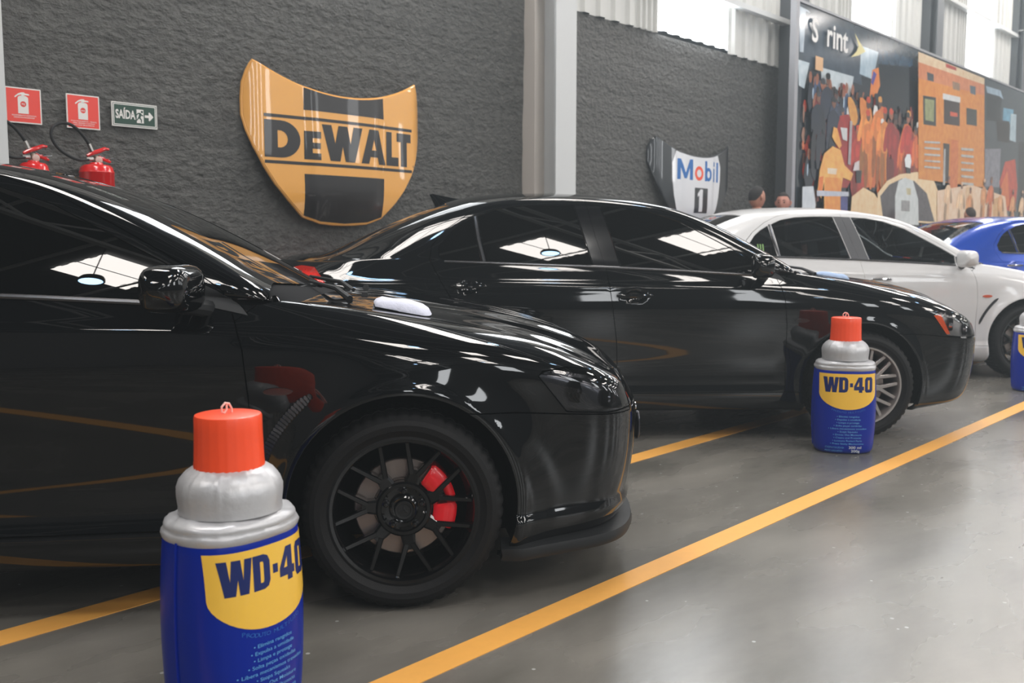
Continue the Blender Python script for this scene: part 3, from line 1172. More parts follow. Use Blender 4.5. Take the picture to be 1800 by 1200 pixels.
    # windscreen wipers
    for y0, y1 in ((-.50, .05), (.08, .62)):
        mb = MB()
        q = []
        for t in np.linspace(0, 1, 8):
            yy = y0 + (y1 - y0) * t
            xx = -.30 + .33 * (abs(yy) / .75) ** 2 * -.5
            q.append((xx - .015, yy, 1.010 + .012 * math.sin(t * math.pi) + .0 * yy))
        mb.tube(q, .007, n=6)
        mb.tube([(-.17, y0 + .02, .985), (-.22, y0 + .12, 1.018), (q[4][0], q[4][1], q[4][2] + .015)], [.013, .009, .006], n=8)
        mb.obj('wiper', BLACK_MATT, ws)
    # inside
    mb = MB()
    for (x, y) in ((-1.25, -.37), (-1.25, .37), (-2.05, -.37), (-2.05, .37)):
        seat(mb, x, y)
    mb.box((-2.05, 0, .46), (.48, .3, .14))
    me = mb.mesh('seat', smooth=False)
    link('seats', me, CLOTH, car)
    mb = MB().box((-.62, 0, .86), (.42, 1.36, .18)).box((-.85, 0, .62), (.3, .22, .5))
    mb.tube([(-.94 + .06 * math.cos(t), .37 + .18 * math.sin(t) * 1.0, .90 + .17 * math.cos(t)) for t in np.linspace(0, 2 * math.pi, 25)[:-1]], .014, n=6, closed=True)
    mb.obj('dashboard', BLACK_MATT, car, smooth=False)
    bbox_obj('underbody', (-1.32, 0, .20), (3.9, 1.16, .06), DARK, car)
    bbox_obj('cabin_floor', (-1.32, 0, .27), (1.85, 1.5, .05), DARK, car)
    return car, B, M

# ------------------------------------------------------------------ setting
def concrete_floor():
    m = bpy.data.materials.new('grey_epoxy_floor')
    m.use_nodes = True
    nt = m.node_tree
    L = nt.links.new
    b = nt.nodes['Principled BSDF']
    tc = nt.nodes.new('ShaderNodeTexCoord')
    mp = nt.nodes.new('ShaderNodeMapping')
    mp.inputs['Rotation'].default_value = (0, 0, rad(35))
    mp.inputs['Scale'].default_value = (1, 2.2, 1)
    L(tc.outputs['Object'], mp.inputs['Vector'])
    n1 = nt.nodes.new('ShaderNodeTexNoise'); n1.inputs['Scale'].default_value = 1.1; n1.inputs['Detail'].default_value = 4; n1.inputs['Roughness'].default_value = .5
    n2 = nt.nodes.new('ShaderNodeTexNoise'); n2.inputs['Scale'].default_value = 9; n2.inputs['Detail'].default_value = 8; n2.inputs['Roughness'].default_value = .7
    L(mp.outputs[0], n1.inputs['Vector']); L(mp.outputs[0], n2.inputs['Vector'])
    r1 = nt.nodes.new('ShaderNodeValToRGB')
    r1.color_ramp.elements[0].position = .32; r1.color_ramp.elements[0].color = srgb(92, 90, 84)
    r1.color_ramp.elements[1].position = .70; r1.color_ramp.elements[1].color = srgb(128, 124, 117)
    L(n1.outputs['Fac'], r1.inputs['Fac'])
    mx = nt.nodes.new('ShaderNodeMix'); mx.data_type = 'RGBA'; mx.blend_type = 'OVERLAY'
    mx.inputs['Factor'].default_value = .14
    L(r1.outputs['Color'], mx.inputs['A']); L(n2.outputs['Fac'], mx.inputs['B'])
    # pale specks
    vo = nt.nodes.new('ShaderNodeTexVoronoi'); vo.inputs['Scale'].default_value = 7
    L(tc.outputs['Object'], vo.inputs['Vector'])
    lt = nt.nodes.new('ShaderNodeMath'); lt.operation = 'LESS_THAN'; lt.inputs[1].default_value = .045
    L(vo.outputs['Distance'], lt.inputs[0])
    mx2 = nt.nodes.new('ShaderNodeMix'); mx2.data_type = 'RGBA'
    mx2.inputs['B'].default_value = srgb(165, 165, 162)
    L(lt.outputs[0], mx2.inputs['Factor']); L(mx.outputs['Result'], mx2.inputs['A'])
    L(mx2.outputs['Result'], b.inputs['Base Color'])
    rr = nt.nodes.new('ShaderNodeMapRange')
    rr.inputs['To Min'].default_value = .22; rr.inputs['To Max'].default_value = .32
    L(n1.outputs['Fac'], rr.inputs['Value']); L(rr.outputs[0], b.inputs['Roughness'])
    b.inputs['Specular IOR Level'].default_value = .55
    bp = nt.nodes.new('ShaderNodeBump'); bp.inputs['Strength'].default_value = .08; bp.inputs['Distance'].default_value = .01
    L(n2.outputs['Fac'], bp.inputs['Height']); L(bp.outputs[0], b.inputs['Normal'])
    return m


def rough_wall():
    m = bpy.data.materials.new('dark_roughcast_wall')
    m.use_nodes = True
    nt = m.node_tree
    L = nt.links.new
    b = nt.nodes['Principled BSDF']
    b.inputs['Roughness'].default_value = .55
    b.inputs['Specular IOR Level'].default_value = .45
    tc = nt.nodes.new('ShaderNodeTexCoord')
    mp = nt.nodes.new('ShaderNodeMapping'); mp.inputs['Scale'].default_value = (1, 1, 1.5)
    L(tc.outputs['Object'], mp.inputs['Vector'])
    n1 = nt.nodes.new('ShaderNodeTexNoise'); n1.inputs['Scale'].default_value = 15; n1.inputs['Detail'].default_value = 6; n1.inputs['Roughness'].default_value = .6
    n2 = nt.nodes.new('ShaderNodeTexNoise'); n2.inputs['Scale'].default_value = 3.0; n2.inputs['Detail'].default_value = 4
    L(mp.outputs[0], n1.inputs['Vector']); L(mp.outputs[0], n2.inputs['Vector'])
    cr = nt.nodes.new('ShaderNodeValToRGB')
    cr.color_ramp.elements[0].color = srgb(66, 66, 64); cr.color_ramp.elements[0].position = .3
    cr.color_ramp.elements[1].color = srgb(94, 94, 91); cr.color_ramp.elements[1].position = .7
    L(n1.outputs['Fac'], cr.inputs['Fac']); L(cr.outputs[0], b.inputs['Base Color'])
    # horizontal courses: stretched noise
    mp3 = nt.nodes.new('ShaderNodeMapping'); mp3.inputs['Scale'].default_value = (.7, 1, 4)
    L(tc.outputs['Object'], mp3.inputs['Vector'])
    n3 = nt.nodes.new('ShaderNodeTexNoise'); n3.inputs['Scale'].default_value = 2.2; n3.inputs['Detail'].default_value = 3
    L(mp3.outputs[0], n3.inputs['Vector'])
    a1 = nt.nodes.new('ShaderNodeMath'); a1.operation = 'MULTIPLY'; a1.inputs[1].default_value = .75
    L(n3.outputs['Fac'], a1.inputs[0])
    a2 = nt.nodes.new('ShaderNodeMath'); a2.operation = 'ADD'
    L(n1.outputs['Fac'], a2.inputs[0]); L(a1.outputs[0], a2.inputs[1])
    bp = nt.nodes.new('ShaderNodeBump'); bp.inputs['Strength'].default_value = 1.0; bp.inputs['Distance'].default_value = .045
    L(a2.outputs[0], bp.inputs['Height']); L(bp.outputs[0], b.inputs['Normal'])
    return m


FLOOR = concrete_floor()
WALLM = rough_wall()
SIDING = mat('white_siding_sheet', srgb(204, 204, 200), rough=.45, spec=.4)
STEEL_WHITE = mat('white_painted_steel', srgb(200, 202, 202), rough=.4)
STEEL_SHADED = mat('shaded_painted_steel', srgb(84, 88, 92), rough=.5)  # shade on the right-hand columns, put into their paint colour
STEEL_CREAM = mat('cream_painted_steel', srgb(206, 198, 190), rough=.45)
ROOF = mat('roof_sheet', srgb(120, 122, 124), rough=.5)
YELLOW_LINE = mat('yellow_floor_paint', srgb(236, 172, 84), rough=.45, noise=.07, nscale=30)
SKYL = emit_mat('skylight_sheet', (1.0, .95, .90, 1), SKYLIGHT_POWER)
PANEL = emit_mat('translucent_wall_sheet', (.93, .97, 1.0, 1), PANEL_POWER)
LAMPM = emit_mat('lamp_glow', (.40, .66, 1.0, 1), LAMP_POWER)
GREY_PLASTIC = mat('grey_lamp_housing', srgb(70, 72, 75), rough=.4)

A0, A1 = -13.0, 36.0       # hall along the wall
P0, P1 = -14.0, 6.0        # across
EAVE = 7.2


def hall_obj(name, mb, m, parent=None, smooth=False, kind=None):
    """mesh given in hall coordinates (a, p, z)"""
    o = mb.obj(name, m, parent, smooth=smooth)
    if parent is None:
        o.rotation_euler = (0, 0, HALL)
    if kind:
        o['kind'] = kind
    return o


fl = MB().box(((A0 + A1) / 2, (P0 + P1) / 2, -.1), (A1 - A0, P1 - P0, .2))
floor = hall_obj('floor', fl, FLOOR, kind='structure')
# front face of the rough wall with real lumps
wb = MB()
nx, nz = 330, 40
wa0, wa1, wtop = A0, 24.5, 3.40
rng = np.random.default_rng(5)
gx = np.linspace(wa0, wa1, nx)
gz = np.linspace(0, wtop, nz)
ph = rng.uniform(0, 6.28, 12)


def lump(a, z):
    q = 0
    for i in range(6):
        q += math.sin(a * (1.1 + .9 * i) + ph[i] + 2.0 * math.sin(z * 1.3 + i)) * .006 / (1 + .4 * i)
    c = z * 4.6 + .25 * math.sin(a * .9) + .15 * math.sin(a * 2.7 + 1)
    q += .003 * math.sin(c * 2 * math.pi / 2.0)
    return q


vs = [(a, 6.0 + lump(a, z) - .01, z) for z in gz for a in gx]
fs = [(j * nx + i, j * nx + i + 1, (j + 1) * nx + i + 1, (j + 1) * nx + i) for j in range(nz - 1) for i in range(nx - 1)]
wb.add(vs, fs)
wb.box(((wa0 + wa1) / 2, 6.10, wtop / 2), (wa1 - wa0, .12, wtop))
wall_back = hall_obj('wall_back', wb, WALLM, smooth=True, kind='structure')


def sheet_mesh(width, height, ribs, depth=.035, thick=.004):
    b = MB()
    prof = []
    p = width / ribs
    for k in range(ribs):
        x = k * p
        prof += [(x, 0), (x + p * .30, 0), (x + p * .42, -depth), (x + p * .72, -depth), (x + p * .88, 0)]
    prof.append((width, 0))
    n = len(prof)
    vs = [(x, y, z) for z in (0, height) for x, y in prof]
    b.add(vs, [(i, i + 1, n + i + 1, n + i) for i in range(n - 1)])
    return b.mesh('siding_sheet', smooth=False)


sh = sheet_mesh(1.0, EAVE - 3.40, 4)
shp = sheet_mesh(.75, EAVE - 3.46, 3)


def place_sheet(name, me, m, a, p, z, parent, flip=False, lbl=None):
    o = link(name, me, m, parent, (a, p, z), (0, 0, math.pi if flip else 0))
    if lbl:
        tag(o, lbl)
    return o


clear = [(4.1, 5.6), (9.0, 10.5), (13.95, 15.45), (18.95, 20.45), (23.9, 25.4)]
a = A0
while a < A1 - .01:
    inn = [c for c in clear if c[0] - .01 <= a < c[1] - .01]
    nxt = min([c[0] for c in clear if c[0] > a + .01] + [A1])
    if inn:
        place_sheet('translucent_panel', shp, PANEL, a, 5.995, 3.44, wall_back, lbl='glowing translucent sheet set in the white siding')
        a += .75
    else:
        wdt = min(1.0, nxt - a)
        o = place_sheet('siding_panel', sh, SIDING, a, 5.99, 3.40, wall_back)
        if wdt < 1.0:
            o.scale = (wdt, 1, 1)
        a += wdt
# girts and the flashing
for z, sz in ((3.95, .06), (5.3, .06)):
    bb = MB().box(((A0 + A1) / 2, 5.90, z), (A1 - A0, .10, sz))
    hall_obj('girt', bb, STEEL_WHITE, wall_back)
# lower part of the far end beyond the rough wall
hall_obj('wall_panel', MB().box(((wa1 + A1) / 2, 6.1, 1.7), (A1 - wa1, .12, 3.4)), SIDING, wall_back)


def column(a, nm='column', s=0.0, m1=None, m2=None):
    b = MB()
    w2 = .145
    # flange towards the hall, web, flange at the wall
    b.box((a, 5.612 + s, EAVE / 2), (.29, .022, EAVE))
    b.box((a, 5.74 + s / 2, EAVE / 2), (.018, .24 - s, EAVE))
    t = hall_obj(nm, b, m1 or STEEL_WHITE, wall_back)
    b = MB().box((a, 5.925, EAVE / 2), (.29, .15, EAVE))
    hall_obj('column_flange', b, m2 or STEEL_CREAM, t)
    b = MB()
    for z in (1.55, 3.46, 5.4):
        b.box((a, 5.735 + s / 2, z), (.27, .23 - s, .016))
    hall_obj('stiffener_plate', b, STEEL_WHITE, t)
    return t


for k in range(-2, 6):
    column(2.035 + 4.95 * k, 'column', .13 if k > 1 else 0, STEEL_SHADED if k > 1 else None, STEEL_SHADED if k > 1 else None)
b = MB().box((6.87, 5.70, 1.60), (.012, .10, .05))
hall_obj('column_bracket', b, BLACK_MATT, wall_back)

# the other three sides of the hall, seen only in reflections
front = MB().box(((A0 + A1) / 2, P0 - .1, EAVE / 2), (A1 - A0, .2, EAVE))
wall_front = hall_obj('wall_front', front, mat('far_wall_paint', srgb(40, 41, 43), rough=.6), kind='structure')
shf = sheet_mesh(1.3, 2.6, 5)
for k in range(9):
    place_sheet('translucent_panel', shf, PANEL, -9.0 + 4.95 * k + 1.3, P0 + .05, 3.5, wall_front, True)
wall_left = hall_obj('wall_left', MB().box((A0 - .1, (P0 + P1) / 2, EAVE / 2), (.2, P1 - P0, EAVE)), mat('end_wall_paint', srgb(120, 120, 120), rough=.6), kind='structure')
wall_right = hall_obj('wall_right', MB().box((A1 + .1, (P0 + P1) / 2, EAVE / 2), (.2, P1 - P0, EAVE)), mat('end_wall_white', srgb(205, 205, 202), rough=.6), kind='structure')
ceil = MB().box(((A0 + A1) / 2, (P0 + P1) / 2, EAVE + .1), (A1 - A0, P1 - P0, .2))
ceiling = hall_obj('ceiling', ceil, mat('roof_underside', srgb(52, 54, 57), rough=.6), kind='structure')
for k in range(-2, 6):
    # roof truss: chords and webs
    b = MB()
    aa = 2.035 + 4.95 * k
    b.box((aa, (P0 + P1) / 2, EAVE - .10), (.10, P1 - P0, .10))
    b.box((aa, (P0 + P1) / 2, EAVE - .75), (.08, P1 - P0, .08))
    n = 16
    for i in range(n):
        p0 = P0 + (P1 - P0) * i / n
        p1 = P0 + (P1 - P0) * (i + 1) / n
        z0, z1 = (EAVE - .75, EAVE - .1) if i % 2 == 0 else (EAVE - .1, EAVE - .75)
        b.tube([(aa, p0, z0), (aa, p1, z1)], .025, n=5)
    hall_obj('roof_truss', b, STEEL_WHITE, ceiling)
b = MB()
for i in range(14):
    p = P0 + .7 + i * 1.45
    b.box(((A0 + A1) / 2, p, EAVE - .03), (A1 - A0, .06, .07))
hall_obj('purlins', b, STEEL_WHITE, ceiling)
# roof skylight sheets: one strip per bay, sheets side by side
sk = sheet_mesh(.50, 2.6, 2)
SKY_P = [(.0, -11.6, 2.6), (.0, -8.4, 2.6), (-3.35, -3.35, 1.45), (.0 - .80, -1.85, 1.25), (.0, 2.6, 2.6)]  # far rows and the near-wall row are added to light hall and wall
for k in range(-2, 6):
    for (ao, p, ln) in SKY_P:
        if ao < -3 and k != 0:
            continue
        for j in range(2):
            o = link('skylight', sk, SKYL, ceiling, (5.93 + 4.95 * k + ao + j * (.53 if ao > -3 else .42), p, EAVE - .055), (rad(-90), 0, 0))
            o.scale = (1 if ao > -3 else .8, 1, ln / 2.6)


def lamp(a, p, lab):
    t = empty('ceiling_lamp', hall(a, p, 5.95), HALL, lab, 'lamp', 'round high bay lamps hung from the roof')
    b = MB().lathe([(.02, .16), (.13, .15), (.15, .09), (.16, .02), (.16, 0), (.135, .004)], n=32)
    b.obj('housing', GREY_PLASTIC, t)
    b = MB().lathe([(.135, .004), (.09, -.006), (.001, -.008)], n=32)
    b.obj('diffuser', LAMPM, t)
    MB().tube([(0, 0, .14), (0, 0, EAVE - 5.95)], .008, n=6).obj('cable', BLACK_MATT, t)


for k in range(-1, 5):
    for p, nm in ((3.0, 'nearest the dark wall'), (-.45, 'in the middle row'), (-8.0, 'in the row by the far wall')):
        lamp(1.35 + 4.95 * k, p, 'round grey high bay lamp hung high %s' % nm)

# floor lines, parallel to the wall
for nm, pc, wd, lab in (('floor_line', None, None, None),):
    pass


def floor_line(p0, p1, lab):
    b = MB().box(((A0 + A1) / 2, (p0 + p1) / 2, .0012), (A1 - A0 - .4, abs(p1 - p0), .0024))
    o = hall_obj('floor_line', b, YELLOW_LINE)
    tag(o, lab, 'floor marking', 'painted lines on the floor')


def pcoord(x, y):
    return Vector((x, y, 0)).dot(NN)


floor_line(pcoord(-.246, 2.533), pcoord(-.246, 2.533) + .102, 'long yellow painted line in front of the parked cars')
floor_line(pcoord(1.2604, 5.867), pcoord(1.2604, 5.867) + .115, 'yellow painted line running under the parked cars')

# ------------------------------------------------------------------ shared car materials
P_BLACK = paint('black_car_paint', (.0022, .0026, .0032, 1), rough=.035, spec=.55)
P_WHITE = paint('white_car_paint', srgb(212, 211, 210), rough=.3, coat=.6)
P_BLUE = paint('blue_car_paint', srgb(6, 66, 172), rough=.22, metal=.3, coat=.7)
LENS = glass_mat('clear_lamp_lens', (.85, .86, .88, 1), ior=1.5)
LENS_DARK = mat('smoked_marker_lens', (.02, .02, .02, 1), rough=.08)
AMBER = mat('amber_marker_lens', srgb(200, 90, 60), rough=.2)
BULB_DARK = mat('projector_bulb', (.12, .12, .13, 1), rough=.08, metal=1)
TAIL_IN = mat('tail_light_red', srgb(225, 60, 48), rough=.25, noise=.5, nscale=60, emit=srgb(255, 60, 40), estr=.25)
TAIL_LENS = glass_mat('tail_light_lens', (.95, .55, .5, 1), ior=1.5)
TRIM_SHINE = mat('dark_satin_moulding', (.10, .10, .105, 1), rough=.25, metal=.8)
CLOTH = mat('dark_seat_cloth', (.02, .02, .022, 1), rough=.9)
HEADS = {'dark': mat('smoked_headlight_bowl', (.07, .07, .075, 1), rough=.18, metal=.8),
         'chrome': mat('chrome_headlight_bowl', (.42, .40, .38, 1), rough=.32, metal=.55),
         'x': mat('grey_headlight_bowl', (.25, .25, .25, 1), rough=.2, metal=.8)}
BLACK_FILM = glass_mat('black_window_film', (.004, .005, .006, 1), ior=1.55)
DARK_FILM = glass_mat('dark_window_film', (.10, .11, .12, 1), ior=1.5)
CLEAR_TINT = glass_mat('light_window_tint', (.42, .48, .50, 1), ior=1.5)
SCREEN = glass_mat('windscreen_glass', (.30, .36, .36, 1), ior=1.55)
PILLAR = mat('pillar_tape', (.075, .075, .08, 1), rough=.4)
GB = dict(front=BLACK_FILM, side=BLACK_FILM, rear=BLACK_FILM, screen=SCREEN, pillar=BLACK_GLOSS)
GW = dict(front=CLEAR_TINT, side=DARK_FILM, rear=DARK_FILM, screen=CLEAR_TINT, pillar=PILLAR)
GU = dict(front=DARK_FILM, side=BLACK_FILM, rear=DARK_FILM, screen=CLEAR_TINT, pillar=PILLAR)

car1, B1, M1 = build_car((-.467, 3.926, 0), rad(8), True, P_BLACK, GB, 'black',
                         'nearest glossy black sedan with black rims and red brake calipers, cut off at the left', 'car')
car2, B2, M2 = build_car((2.059, 6.683, 0), rad(3), False, P_BLACK, GB, 'silver',
                         'second glossy black sedan with silver multi spoke wheels and black roof fin', 'car', head='chrome')
car3, B3, M3 = build_car((4.36, 9.40, -.0), rad(9), True, P_WHITE, GW, 'black',
                         'white sedan with black wheels parked beyond the second black sedan', 'car', head='x')
car4, B4, M4 = build_car((7.75, 12.55, 0), rad(15), False, P_BLUE, GU, 'silver',
                         'bright blue sedan behind the white sedan, mostly hidden', 'car', head='x')


def on_body(B, x, z, sy=-1, h=0.0):
    u, v = B.side([(x, z), (x + .0005, z)])[0]
    p, n = B.FN(np.array([u]), np.array([v]))
    q = p[0] + n[0] * h
    return Vector((q[0], q[1] * sy, q[2])), Vector((n[0][0], n[0][1] * sy, n[0][2]))


def top_point(B, x, y, h=0.0):
    """point on the top surface at (x, y>0)"""
    if not hasattr(B, 'tu'):
        gu, gv = np.meshgrid(np.linspace(0, B.nu - 1, 260), np.linspace(7.4, B.nv - 1, 70), indexing='ij')
        B.tu, B.tv = gu.ravel(), gv.ravel()
        B.tp, B.tn = B.FN(B.tu, B.tv)
    i = int(np.argmin((B.tp[:, 0] - x) ** 2 + (B.tp[:, 1] - abs(y)) ** 2))
    p, n = B.tp[i], B.tn[i]
    z = p[2] - ((x - p[0]) * n[0] + (abs(y) - p[1]) * n[1]) / max(n[2], .2)
    s = 1 if y >= 0 else -1
    return Vector((x, y, z + h)), Vector((n[0], n[1] * s, n[2]))


# fender vents behind the front wheels
def vent(car, B, m, r0, r1, a0, a1, lab, cells):
    fe = [o for o in car.children if o.name.startswith('fender')][0]
    n = 26
    b = MB()
    rows = []
    for i in range(n + 1):
        t = i / n
        a = a0 + (a1 - a0) * t
        wgt = math.sin(min(1, t * 6 + .15) * math.pi / 2) * math.sin(min(1, (1 - t) * 5 + .2) * math.pi / 2)
        rr = [(r0 + r1) / 2 + (r1 - r0) / 2 * q * wgt for q in (-1, -.8, -.33, .33, .8, 1)]
        pts = [(r * math.cos(rad(a)), R_IN + r * math.sin(rad(a))) for r in rr]
        uv = B.side(pts, 10)
        P, N = B.FN(np.array([q[0] for q in uv]), np.array([q[1] for q in uv]))
        hh = [.001, .007, .004, .004, .007, .001]
        rows.append([Vector((p[0] + nn[0] * h, -(p[1] + nn[1] * h), p[2] + nn[2] * h)) for p, nn, h in zip(P, N, hh)])
    vs = [q for r in rows for q in r]
    fs = [(i * 6 + k, i * 6 + k + 1, (i + 1) * 6 + k + 1, (i + 1) * 6 + k) for i in range(n) for k in range(5)]
    b.add(vs, fs)
    o = b.obj('fender_vent', m, fe, angle=60)
    tag(o, lab)
    if cells:
        g = MB()
        for i in range(0, n):
            for k in range(1, 4):
                for q in range(2):
                    p = rows[i][k].lerp(rows[i][k + 1], .25 + .5 * q).lerp(rows[i + 1][k].lerp(rows[i + 1][k + 1], .25 + .5 * q), .5)
                    g.box(p + Vector((0, -.001, 0)), (.006, .005, .009))
        g.obj('vent_mesh', mat('carbon_weave', (.018, .018, .02, 1), rough=.2, coat=.6), fe)['kind'] = 'stuff'


vent(car1, B1, mat('carbon_base', (.010, .010, .012, 1), rough=.18, coat=.6), .452, .486, 127, 166, 'carbon fibre vent strip behind the wheel arch', True)
vent(car3, B3, BLACK_MATT, .455, .478, 128, 162, 'black curved vent strip behind the wheel arch', False)

# front splitter of the near car
fb = [o for o in car1.children if o.name.startswith('front_bumper')][0]
us = np.linspace(5.35, 0, 36)
P = B1.F(us, np.full(len(us), 1.5))
prof = []
top, bot = [], []
for i, p in enumerate(P):
    k = min(1, i / 6)
    out = .004 + .016 * k
    r = Vector((p[0], p[1], 0))
    t = Vector((P[min(i + 1, len(P) - 1)] - P[max(i - 1, 0)]))
    nrm = Vector((t.y, -t.x, 0)).normalized() * -1
    if nrm.dot(Vector((1, .5, 0))) < 0:
        nrm = -nrm
    q = r + nrm * out
    if i == len(P) - 1:
        q.y = 0
    prof.append((q, r - nrm * .06))
b = MB()
vs = []
for sy in (1, -1):
    for q, r in (prof if sy == 1 else prof[::-1][1:]):
        z = .146
        vs += [(q.x, q.y * sy, z), (q.x + .006, q.y * sy * 1.006, z + .018), (q.x + .002, q.y * sy, z + .040), (r.x, r.y * sy, z + .060), (r.x, r.y * sy, z)]
n = len(vs) // 5
fs = [(i * 5 + k, i * 5 + (k + 1) % 5, (i + 1) * 5 + (k + 1) % 5, (i + 1) * 5 + k) for i in range(n - 1) for k in range(5)]
fs += [(0, 1, 2, 3, 4), tuple((n - 1) * 5 + k for k in (4, 3, 2, 1, 0))]
b.add(vs, fs)
sp = b.obj('front_splitter', BLACK_MATT, fb, angle=40)
tag(sp, 'matt black front splitter')

# tow hook
p, nn = B1.F(np.array([1.3]), np.array([4.0]))[0], None
hx, hy, hz = .914, -.16, .455
b = MB()
b.tube([(hx - .02, hy, hz + .05), (hx + .03, hy, hz + .05)], .012, n=10)
b.tube([(hx + .045 + .0 * t, hy + .020 * math.cos(t), hz - .005 + .052 * math.sin(t)) for t in np.linspace(0, 2 * math.pi, 25)[:-1]], .008, n=8, closed=True)
o = b.obj('tow_hook', mat('dark_steel', (.08, .08, .09, 1), rough=.25, metal=1), fb)
b = MB().tube([(hx + .035, hy + .014 * math.cos(t), hz + .072 + .014 * math.sin(t)) for t in np.linspace(0, 2 * math.pi, 17)[:-1]], .004, n=6, closed=True)
b.obj('hook_ring', CHROME, fb)

# washer jets on the near bonnet
hood1 = [o for o in car1.children if o.name.startswith('hood')][0]
for y in (-.30, .30):
    q, _ = top_point(B1, -.12, y)
    bb = MB().box(q + Vector((0, 0, .006)), (.03, .018, .014), taper=.6)
    bb.obj('washer_jet', BLACK_MATT, hood1, smooth=False)

# roof fin of the second car
shell2 = [o for o in car2.children if o.name.startswith('body_shell')][0]
b = MB()
n = 10
vs = []
for i in range(n + 1):
    t = i / n
    x = -2.38 - .19 * t
    h = .085 * (t ** 1.3) * (1 if t < .92 else .9)
    wd = .028 * math.sin(min(1, .25 + t) * math.pi / 2) * (1 if t < .95 else .6)
    q, _ = top_point(B2, x, .001)
    vs += [(x, -wd, q.z - .01), (x - .02 * t, -wd * .45, q.z + h * .6), (x - .04 * t, 0, q.z + h), (x - .02 * t, wd * .45, q.z + h * .6), (x, wd, q.z - .01)]
fs = [(i * 5 + k, i * 5 + k + 1, (i + 1) * 5 + k + 1, (i + 1) * 5 + k) for i in range(n) for k in range(4)] + [(0, 1, 2, 3, 4), tuple(n * 5 + k for k in (4, 3, 2, 1, 0))]
b.add(vs, fs)
me = b.mesh('fin', angle=50)
bm = bmesh.new(); bm.from_mesh(me); bmesh.ops.recalc_face_normals(bm, faces=bm.faces); bm.to_mesh(me); bm.free()
tag(link('roof_fin', me, P_BLACK, shell2), 'black shark fin aerial')

# amber segment inside the headlight of car 2
hl2 = [o for o in car2.children if o.name.startswith('headlight')]
for o in hl2[:1]:
    seg = MB()
    pts2 = [(.455, .742), (.515, .748), (.585, .628), (.550, .625), (.495, .688)]
    P_, T_ = fill([pts2], .02)
    uv = B2.side([tuple(q) for q in P_], 10)
    # resample keeps one entry per point for an open list
    Q, N_ = B2.FN(np.array([q[0] for q in uv][:len(P_)]), np.array([q[1] for q in uv][:len(P_)]))
    seg.add([(q[0] - m_[0] * .02, -(q[1] - m_[1] * .02), q[2]) for q, m_ in zip(Q, N_)], [tuple(t) for t in T_])
    tag(seg.obj('turn_signal', mat('amber_reflector', srgb(240, 96, 40), rough=.3, emit=srgb(240, 90, 40), estr=.15), o), 'orange turn signal section')

# small green sticker on the quarter glass of the white car
b = MB()
for i in range(3):
    pts2 = [(-2.455 + i * .022, 1.10), (-2.445 + i * .022, 1.10), (-2.441 + i * .022, 1.17), (-2.453 + i * .022, 1.172)]
    uv = B3.side(pts2, 10)
    Q, N_ = B3.FN(np.array([q[0] for q in uv][:4]), np.array([q[1] for q in uv][:4]))
    b.add([(q[0] + m_[0] * .002, -(q[1] + m_[1] * .002), q[2]) for q, m_ in zip(Q, N_)], [(0, 1, 2, 3)])
dr3 = [o for o in car3.children if o.name.startswith('door')][1]
tag(b.obj('window_sticker', mat('green_sticker', srgb(120, 160, 90), rough=.5), dr3), 'small green claw shaped sticker')


# ------------------------------------------------------------------ white wash mitt on the near bonnet
def flat_pack(car, B, pts2, th, name, m, lab, cat, pillow=.5):
    P_, T_ = fill([pts2], .02)
    bp = np.array(resample(pts2, .008))
    d = np.min(np.hypot(P_[:, None, 0] - bp[None, :, 0], P_[:, None, 1] - bp[None, :, 1]), axis=1)
    mw = car.matrix_basis
    vs = []
    for (x, y), q in zip(P_, d):
        p, _ = top_point(B, x, y, .003)
        vs.append(p)
    n = len(vs)
    up = [p + Vector((0, 0, th * min(1, (q / .03)) ** .5 + .002 * math.sin(p.x * 60) * min(1, q / .02))) for p, q in zip(vs, d)]
    b = MB()
    R = Matrix.Translation(car.location) @ Matrix.Rotation(car.rotation_euler.z, 4, 'Z')
    b.add([R @ p for p in up] + [R @ p for p in vs], [tuple(t) for t in T_] + [tuple(int(i) + n for i in t[::-1]) for t in T_])
    # rim
    cnt = {}
    for t in T_:
        for i in range(3):
            cnt[(t[i], t[(i + 1) % 3])] = 1
    for e in list(cnt):
        if (e[1], e[0]) not in cnt:
            b.f.append((e[1], e[0], e[0] + n, e[1] + n))
    me = b.mesh(name, angle=70)
    bm = bmesh.new(); bm.from_mesh(me); bmesh.ops.recalc_face_normals(bm, faces=bm.faces); bm.to_mesh(me); bm.free()
    c = sum((Vector(v.co) for v in me.vertices), Vector()) / len(me.vertices)
    me.transform(Matrix.Translation(-c))
    return tag(link(name, me, m, None, c), lab, cat)


